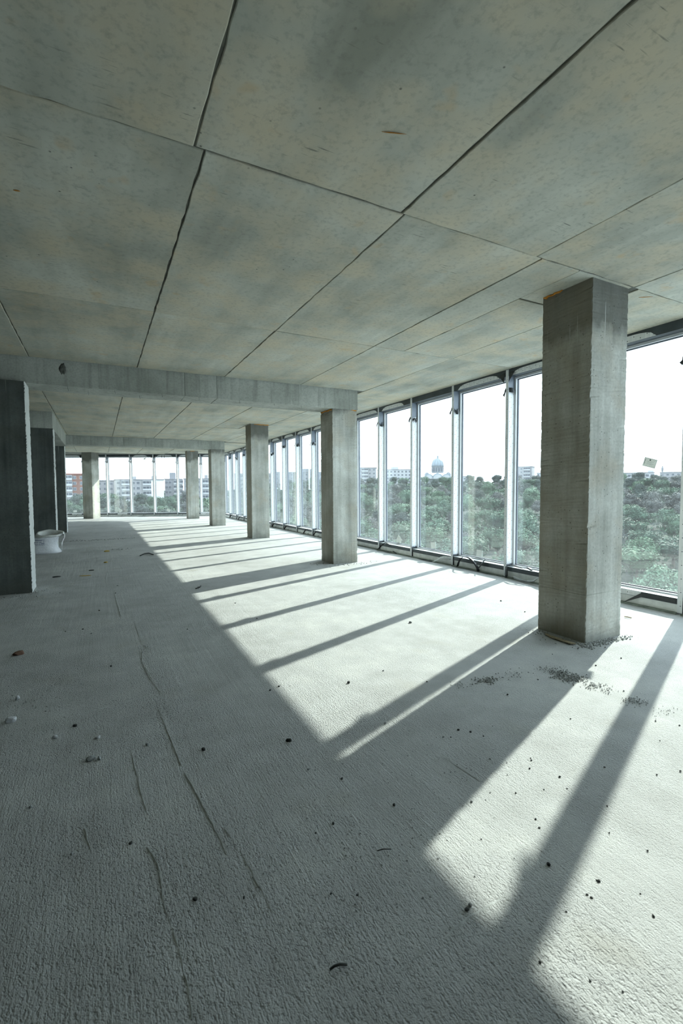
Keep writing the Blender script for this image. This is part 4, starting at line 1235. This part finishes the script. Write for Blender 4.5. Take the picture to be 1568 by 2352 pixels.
# trees
def leaf_mat(name, c0, c1):
    mt, nt, b = new_mat(name); g = G(nt)
    o = g.rnd_vec(g.coord(), 30)
    n = g.noise(o, 0.55, 4.0, 0.65)
    oi = g.n.new('ShaderNodeObjectInfo')
    k = g.math('ADD', n, g.math('MULTIPLY', g.math('SUBTRACT', oi.outputs['Random'], 0.5), 0.25))
    g.l.new(g.ramp(k, [(0.32, c0), (0.68, c1)]), b.inputs['Base Color'])
    b.inputs['Roughness'].default_value = 0.8
    return mt
LM = [leaf_mat('leaves_green', (0.022, 0.055, 0.033), (0.055, 0.11, 0.058)), leaf_mat('leaves_pale', (0.04, 0.085, 0.055), (0.085, 0.15, 0.092)),
      leaf_mat('leaves_dark', (0.018, 0.034, 0.030), (0.036, 0.060, 0.048)), leaf_mat('leaves_greybrown', (0.038, 0.046, 0.044), (0.075, 0.085, 0.078))]
M['bark'] = flat('bark', (0.10, 0.085, 0.07), 0.95, 0, 0.3, 5)
def crown_mesh(seed, mat, nleaf=3000, tall=1.0):
    """unit tree: crown about 1 wide, top at z=1"""
    r = random.Random(seed)
    lobes = []
    for _ in range(11):
        a = r.uniform(0, 6.28); q = r.uniform(0.0, 0.30); zc = r.uniform(0.42, 0.80)
        lobes.append((q * math.cos(a), q * math.sin(a), zc, r.uniform(0.14, 0.24)))
    lobes.append((0, 0, 0.55, 0.30)); lobes.append((0.02, 0, 0.78, 0.20))
    v = []; f = []
    for i in range(nleaf):
        lx, ly, lz, lr = r.choice(lobes)
        d = Vector((r.gauss(0, 1), r.gauss(0, 1), r.gauss(0, 1) + 0.25)).normalized()
        p = Vector((lx, ly, lz)) + d * lr * r.uniform(0.62, 1.12)
        if p.z < 0.18: p.z = 0.18 + r.random() * 0.1
        s = r.uniform(0.014, 0.034)
        nrm = (d + Vector((r.gauss(0, .6), r.gauss(0, .6), r.gauss(0, .6)))).normalized()
        a = nrm.orthogonal().normalized(); b_ = nrm.cross(a)
        k = len(v)
        v += [p + a * s, p + b_ * s * 0.7, p - a * s, p - b_ * s * 0.7]
        f.append((k, k + 1, k + 2, k + 3))
    # inner mass so that the crown is not see-through
    for (lx, ly, lz, lr) in lobes:
        bm = bmesh.new(); bmesh.ops.create_icosphere(bm, subdivisions=1, radius=lr * 0.72)
        k = len(v)
        for q in bm.verts: v.append(Vector((lx, ly, max(lz, 0.2))) + q.co * r.uniform(0.85, 1.1))
        for fc in bm.faces: f.append(tuple(q.index + k for q in fc.verts))
        bm.free()
    me = bpy.data.meshes.new('crown'); me.from_pydata([tuple(q) for q in v], [], f); me.materials.append(mat); me.update()
    return me
def trunk_mesh(seed):
    r = random.Random(seed); mb = MB()
    mb.tube([(0, 0, -0.05), (0.01, 0, 0.25), (0.0, 0.01, 0.55)], [0.035, 0.025, 0.012], 7)
    for k in range(4):
        a = r.uniform(0, 6.28); mb.tube([(0, 0, 0.25 + 0.06 * k), (0.16 * math.cos(a), 0.16 * math.sin(a), 0.45 + 0.06 * k)], [0.014, 0.006], 5)
    me = bpy.data.meshes.new('trunk'); me.from_pydata(mb.v, [], mb.f); me.materials.append(M['bark']); me.update()
    return me
crowns = [[crown_mesh(10 * k + j, LM[k]) for j in range(2)] for k in range(4)]
trunk_me = trunk_mesh(3)
kinds = [('green leafy tree', 'mid-green leafy tree in the wooded valley beyond the windows', 'mid-green trees in the valley'),
         ('pale tree', 'pale light-green bushy tree in the wooded valley beyond the windows', 'pale green trees in the valley'),
         ('dark tree', 'dark green dense tree in the wooded valley beyond the windows', 'dark green trees in the valley'),
         ('bare tree', 'grey-brown thin-leaved tree in the wooded valley beyond the windows', 'grey-brown trees in the valley')]
r = random.Random(21)
d = 66.0
ntree = 0
while d < 345:
    w0 = 5.8 + d * 0.009
    b_ = -7 + r.uniform(0, 2)
    while b_ < 67:
        step = math.degrees(w0 * 0.95 / d)
        dd = d + r.uniform(-6, 6)
        if not (b_ < 11 and dd > 255) and not (11 <= b_ < 14):
            w_ = w0 * r.uniform(0.9, 1.45); h_ = (5.2 + 0.006 * d) * r.uniform(0.85, 1.25)
            far_dark = d > 240
            k = r.choices([0, 1, 2, 3], [0.15, 0.05, 0.65, 0.15] if far_dark else ([0.4, 0.35, 0.1, 0.15] if d < 150 else [0.3, 0.15, 0.3, 0.25]))[0]
            x, y = polar(b_ + r.uniform(-.3, .3) * step, dd)
            gz = ground_z(dd, b_) - (0.5 if dd < 230 else 1.3)
            cm = r.choice(crowns[k])
            rot = r.uniform(0, 6.28)
            if d < 150:
                t = empty('leafy_tree', (x, y, gz), rot); t.scale = (w_, w_, h_)
                link('crown', cm, t); link('trunk', trunk_me, t)
            else:
                t = link('leafy_tree', cm, None, (x, y, gz)); t.rotation_euler = (0, 0, rot); t.scale = (w_, w_, h_)
            tag(t, kinds[k][1], 'tree', kinds[k][2])
            ntree += 1
        b_ += step * r.uniform(0.85, 1.2)
    d *= 1.135
print('trees', ntree)

# undergrowth filling the gaps between the trees
ru = np.random.default_rng(5)
NU = 42000
du = 62 + 283 * ru.random(NU) ** 0.8; bu = -9 + 78 * ru.random(NU)
cl = np.floor(ru.random(NU) * 900).astype(int)
ccx = ru.random((900, 2)); du = 62 + 283 * (ccx[cl, 0] ** 0.8) + ru.normal(0, 2.2, NU); bu = -9 + 78 * ccx[cl, 1] + np.degrees(ru.normal(0, 2.4, NU) / du)
v = []; f = []
for k in range(NU):
    dk, bk = float(du[k]), float(bu[k])
    if dk < 60: continue
    x, y = polar(bk, dk)
    z = ground_z(dk, bk) + abs(float(ru.normal(0, 1.0))) * 1.1 - 0.3
    sx = (0.22 + 0.0012 * dk) * (0.7 + 0.8 * float(ru.random()))
    a = Vector(ru.normal(0, 1, 3)).normalized(); b_ = a.orthogonal().normalized(); c_ = a.cross(b_)
    p = Vector((x, y, z)); i0 = len(v)
    v += [p + b_ * sx, p + c_ * sx, p - b_ * sx, p - c_ * sx]; f.append((i0, i0 + 1, i0 + 2, i0 + 3))
tag(mesh_obj('undergrowth', v, f, LM[0]), 'low green undergrowth between the valley trees', 'bushes', None, 'stuff')

# ---- far buildings
M['panel'] = flat('panel_facade', (0.25, 0.25, 0.26), 0.9, 0, 0.08, 0.4)
M['panel_white'] = flat('white_facade', (0.36, 0.37, 0.38), 0.9, 0, 0.05, 0.4)
M['gable_white'] = flat('gable_white', (0.55, 0.56, 0.55), 0.9)
M['panel_grey'] = flat('grey_facade', (0.19, 0.195, 0.21), 0.9, 0, 0.08, 0.4)
M['redbrick'] = flat('red_brick_facade', (0.17, 0.085, 0.065), 0.9, 0, 0.15, 1.5)
M['redtrim'] = flat('red_roof_trim', (0.20, 0.07, 0.055), 0.8)
M['winglass'] = flat('far_window_glass', (0.05, 0.06, 0.08), 0.2)
M['winframe'] = flat('far_window_frame', (0.32, 0.33, 0.35), 0.7)
M['dome'] = flat('dome_metal', (0.20, 0.24, 0.275), 0.5, 0, 0.12, 0.6)
M['churchwall'] = flat('church_wall', (0.20, 0.215, 0.23), 0.9, 0, 0.08, 0.4)
M['roofgrey'] = flat('roof_felt', (0.10, 0.105, 0.115), 0.9, 0, 0.1, 0.5)
def win_mesh(w, h_):
    mb = MB(); mb.box(-w / 2, w / 2, -0.06, 0.05, 0, h_, 0); mb.box(-w / 2 + .12, -0.05, -0.08, -0.06, .12, h_ - .12, 1); mb.box(0.05, w / 2 - .12, -0.08, -0.06, .12, h_ - .12, 1)
    me = bpy.data.meshes.new('window'); me.from_pydata(mb.v, [], mb.f); me.materials.append(M['winframe']); me.materials.append(M['winglass'])
    me.polygons.foreach_set('material_index', mb.m); me.update(); return me
WM = win_mesh(1.6, 1.6)
def balc_mesh(w):
    mb = MB(); mb.box(-w / 2, w / 2, -1.0, 0, 0, 1.05, 0); mb.box(-w / 2, w / 2, -0.9, 0, 1.05, 2.3, 1)
    mb.box(-w / 2, w / 2, -1.05, 0, 2.3, 2.55, 0)
    for k in range(4): mb.box(-w / 2 + k * w / 3 - .06, -w / 2 + k * w / 3 + .06, -0.96, -0.88, 1.05, 2.3, 0)
    me = bpy.data.meshes.new('balcony'); me.from_pydata(mb.v, [], mb.f); me.materials.append(M['panel_white']); me.materials.append(M['winglass'])
    me.polygons.foreach_set('material_index', mb.m); me.update(); return me
BM5 = balc_mesh(5.2)
def block(name, label, b0, b1, d, tan_top, turn=0.0, depth=12, mat='panel', floors=5, wins=True, balc=(), roof=(), winx=None, cat='building', trim=None, top_floors=None):
    bc = (b0 + b1) / 2
    x, y = polar(bc, d)
    W = 2 * d * math.tan(math.radians((b1 - b0) / 2)) / math.cos(math.radians(turn))
    zt = CAM_H + d * tan_top
    gz = ground_z(d, bc) - 0.5
    Hh = zt - gz
    root = empty(name, (x, y, gz), -math.radians(bc + turn)); tag(root, label, cat)
    mb = MB(); mb.box(-W / 2, W / 2, 0, depth, 0, Hh); mb.build('walls', M[mat], root)
    mb = MB(); mb.box(-W / 2 - .3, W / 2 + .3, -.3, depth + .3, Hh, Hh + 0.5); mb.build('roof_edge', M[trim] if trim else M['panel_grey'], root)
    for (xa, xb, hh) in roof:
        mb = MB(); mb.box(xa * W, xb * W, depth * .3, depth * .7, Hh + .5, Hh + .5 + hh); mb.build('roof_hut', M[mat], root)
    fl = 2.9
    if wins:
        nx = max(2, int(W / 3.2)) if winx is None else winx
        for k in range(top_floors or floors):
            z = Hh - fl * (k + 1) + 0.5
            if z < 0: break
            for i in range(nx):
                xx = -W / 2 + W * (i + .5) / nx
                if any(abs(xx - bx * W) < 2.9 for bx in balc): continue
                link('window', WM, root, (xx, 0, z))
            for bx in balc:
                link('balcony', BM5, root, (bx * W, 0, z - 0.55))
    return root
block('apartment_block', 'red brick apartment block with white balcony bays at the far left window', -4.6, -1.25, 275, 0.0285, 8, 14, 'redbrick', 6, True, balc=(-0.02,), winx=5, trim='redtrim')
block('apartment_block', 'low pale apartment wing right of the sunlit far column', -0.8, 2.1, 300, 0.0165, 5, 12, 'panel', 4, True, winx=5)
block('apartment_block', 'pale apartment block with stacked balconies in the middle of the far window', 1.7, 6.2, 280, 0.0185, -6, 12, 'panel', 5, True, balc=(-0.26, 0.22), roof=((-0.12, -0.02, 1.6), (0.36, 0.46, 2.0)), winx=9)
block('apartment_block', 'blank white gable-ended building between the two balconied blocks', 5.3, 6.65, 250, 0.0185, 0, 7, 'gable_white', 4, False)
block('apartment_block', 'grey apartment block with roof tower beside the white gable', 6.75, 8.6, 290, 0.0195, 4, 12, 'panel_grey', 4, True, balc=(0.3,), roof=((-0.25, 0.1, 3.6),), winx=5)
block('apartment_block', 'pale apartment block at the right end of the far window', 8.8, 12.5, 280, 0.0205, 8, 12, 'panel', 4, True, balc=(-0.3, 0.2), roof=((0.1, 0.2, 2.0),), winx=8)
block('apartment_block', 'pale slab of flats behind the mullions between third and fourth columns', 14.5, 19.0, 330, 0.031, 10, 12, 'panel', 5, True, balc=(-.2, .2), winx=9)
block('apartment_block', 'grey flats with stepped roof left of the beam\'s column', 19.3, 25.2, 350, 0.034, -8, 12, 'panel_grey', 5, True, balc=(0.0,), roof=((0.1, 0.4, 2.5),), winx=10)
block('apartment_block', 'wide pale flats seen just right of the beam\'s column', 27.2, 31.6, 380, 0.043, 6, 12, 'panel', 5, True, balc=(0.2,), winx=9)
block('apartment_block', 'low white flats with roof hut, two panes left of the dome', 31.9, 35.9, 410, 0.0385, -6, 12, 'panel_white', 4, True, roof=((-0.1, 0.12, 2.2),), winx=9)
block('apartment_block', 'single pale tower block on the skyline left of the nearest column', 47.7, 49.5, 430, 0.0405, 10, 13, 'panel', 7, True, balc=(0.2,), winx=4)
block('apartment_block', 'small low white house on the skyline just left of the nearest column', 50.0, 51.6, 470, 0.0275, 0, 10, 'panel_white', 3, True, winx=5)
block('apartment_block', 'wide white building right of the nearest column, under the paper certificate', 58.3, 61.1, 360, 0.0245, 0, 14, 'panel_white', 3, True, roof=((0.3, 0.48, 1.2),), winx=7)
block('apartment_block', 'pale long building on the skyline at the right edge', 61.55, 64.6, 430, 0.0245, 0, 12, 'panel', 3, True, winx=7)
block('apartment_block', 'small white house with dark roof between dome and tower block', 41.9, 43.2, 400, 0.0225, 0, 9, 'panel_white', 2, True, winx=3, trim='roofgrey')
# mast
x, y = polar(61.75, 400); gz = ground_z(400, 61.7)
ms = empty('radio_mast', (x, y, gz)); tag(ms, 'thin grey mast rising on the skyline at the right edge', 'mast')
mb = MB(); mb.lathe([(0.55, 0), (0.45, 12), (0.35, CAM_H + 400 * .0364 - gz)], 8); mb.build('pole', M['panel_grey'], ms)
mb = MB(); zt = CAM_H + 400 * .0364 - gz; mb.lathe([(0.4, zt - 4), (0.75, zt - 3), (0.75, zt - 1.5), (0.4, zt - 1)], 8); mb.build('antenna_drum', M['panel_grey'], ms)
# domed church
def church():
    d, b_ = 400.0, 38.98
    x, y = polar(b_, d); gz = ground_z(d, b_)
    root = empty('domed_church', (x, y, gz), -math.radians(b_)); tag(root, 'large church with grey-blue dome and lantern on the skyline', 'church')
    Z = lambda tan: CAM_H + d * tan - gz
    R = d * math.tan(math.radians(0.66))
    zb, zt = Z(0.0450), Z(0.0610)
    mb = MB(); prof = []
    for k in range(13):
        a = k / 12 * math.pi / 2
        prof.append((R * math.cos(a) ** 0.85 * (1 if k < 12 else 0) + 0.35, zb + (zt - zb) * math.sin(a)))
    mb.lathe(prof, 28); dm = mb.build('dome', M['dome'], root, smooth=True)
    for k in range(12):
        a = 2 * math.pi * k / 12
        pts = [((p[0] + .05) * math.cos(a), (p[0] + .05) * math.sin(a), p[1]) for p in prof]
        MB().tube(pts, 0.16, 4).build('dome_rib', M['panel_grey'], dm)
    mb = MB(); mb.lathe([(0.75, zt - .3), (0.7, zt + 1.6), (0.9, zt + 1.7), (0.15, zt + 2.8)], 10); ln = mb.build('lantern', M['dome'], root)
    mb = MB(); mb.box(-.12, .12, -.1, .1, zt + 2.9, zt + 6.2); mb.box(-.75, .75, -.1, .1, zt + 4.7, zt + 4.95); mb.build('cross', M['panel_grey'], ln)
    mb = MB(); mb.lathe([(R * 1.06, Z(0.031)), (R * 1.06, zb - .6), (R * 1.16, zb - .5), (R * 1.16, zb)], 28); dr = mb.build('drum', M['churchwall'], root)
    for k in range(14):
        a = 2 * math.pi * (k + .5) / 14
        mb = MB(); mb.box(-.55, .55, -.12, .1, Z(0.0335), zb - 1.3)
        w = mb.build('drum_window', M['winglass'], dr); w.location = (R * 1.06 * math.sin(a), -R * 1.06 * math.cos(a), 0); w.rotation_euler = (0, 0, a)
    Wd = d * math.tan(math.radians(3.1)) / 2
    mb = MB(); mb.box(-Wd * .98, Wd * .98, -6, 14, -1, Z(0.0185)); mb.build('nave', M['churchwall'], root)
    # four half-domed wings around the drum, with round-arched fronts
    for k, (cx, s) in enumerate(((-Wd * .66, 1.0), (0.0, 1.12), (Wd * .66, 1.0))):
        rr = 4.1 * s
        mb = MB(); zz = Z(0.0185)
        arc = [(rr * math.cos(math.pi * i / 14), rr * math.sin(math.pi * i / 14)) for i in range(15)]
        n = len(arc)
        vv = [(cx + a[0], -7.5, zz + a[1]) for a in arc] + [(cx + a[0], 8, zz + a[1]) for a in arc]
        ff = [tuple(range(n)), tuple(range(2 * n - 1, n - 1, -1))] + [(i, n + i, n + i + 1, i + 1) for i in range(n - 1)] + [(n - 1, 2 * n - 1, n, 0)]
        mb.add(vv, ff); vo = mb.build('vaulted_wing', M['dome'], root)
        mb = MB(); r2 = rr * .78
        arc = [(r2 * math.cos(math.pi * i / 12), r2 * math.sin(math.pi * i / 12)) for i in range(13)]
        n = len(arc)
        vv = [(cx + a[0], -7.7, zz + a[1]) for a in arc] + [(cx + a[0], -7.4, zz + a[1]) for a in arc]
        ff = [tuple(range(n)), tuple(range(2 * n - 1, n - 1, -1))] + [(i, n + i, n + i + 1, i + 1) for i in range(n - 1)] + [(n - 1, 2 * n - 1, n, 0)]
        mb.add(vv, ff); mb.build('arch_front', M['panel_white'], vo)
    for sx in (-1, 1):
        mb = MB(); mb.lathe([(2.0, 0), (2.0, Z(0.0275)), (2.1, Z(0.0275) + .2), (1.5, Z(0.0275) + 1.5), (.2, Z(0.0275) + 2.3)], 12, sx * Wd * .82, 2)
        mb.build('turret', M['churchwall'], root)
church()
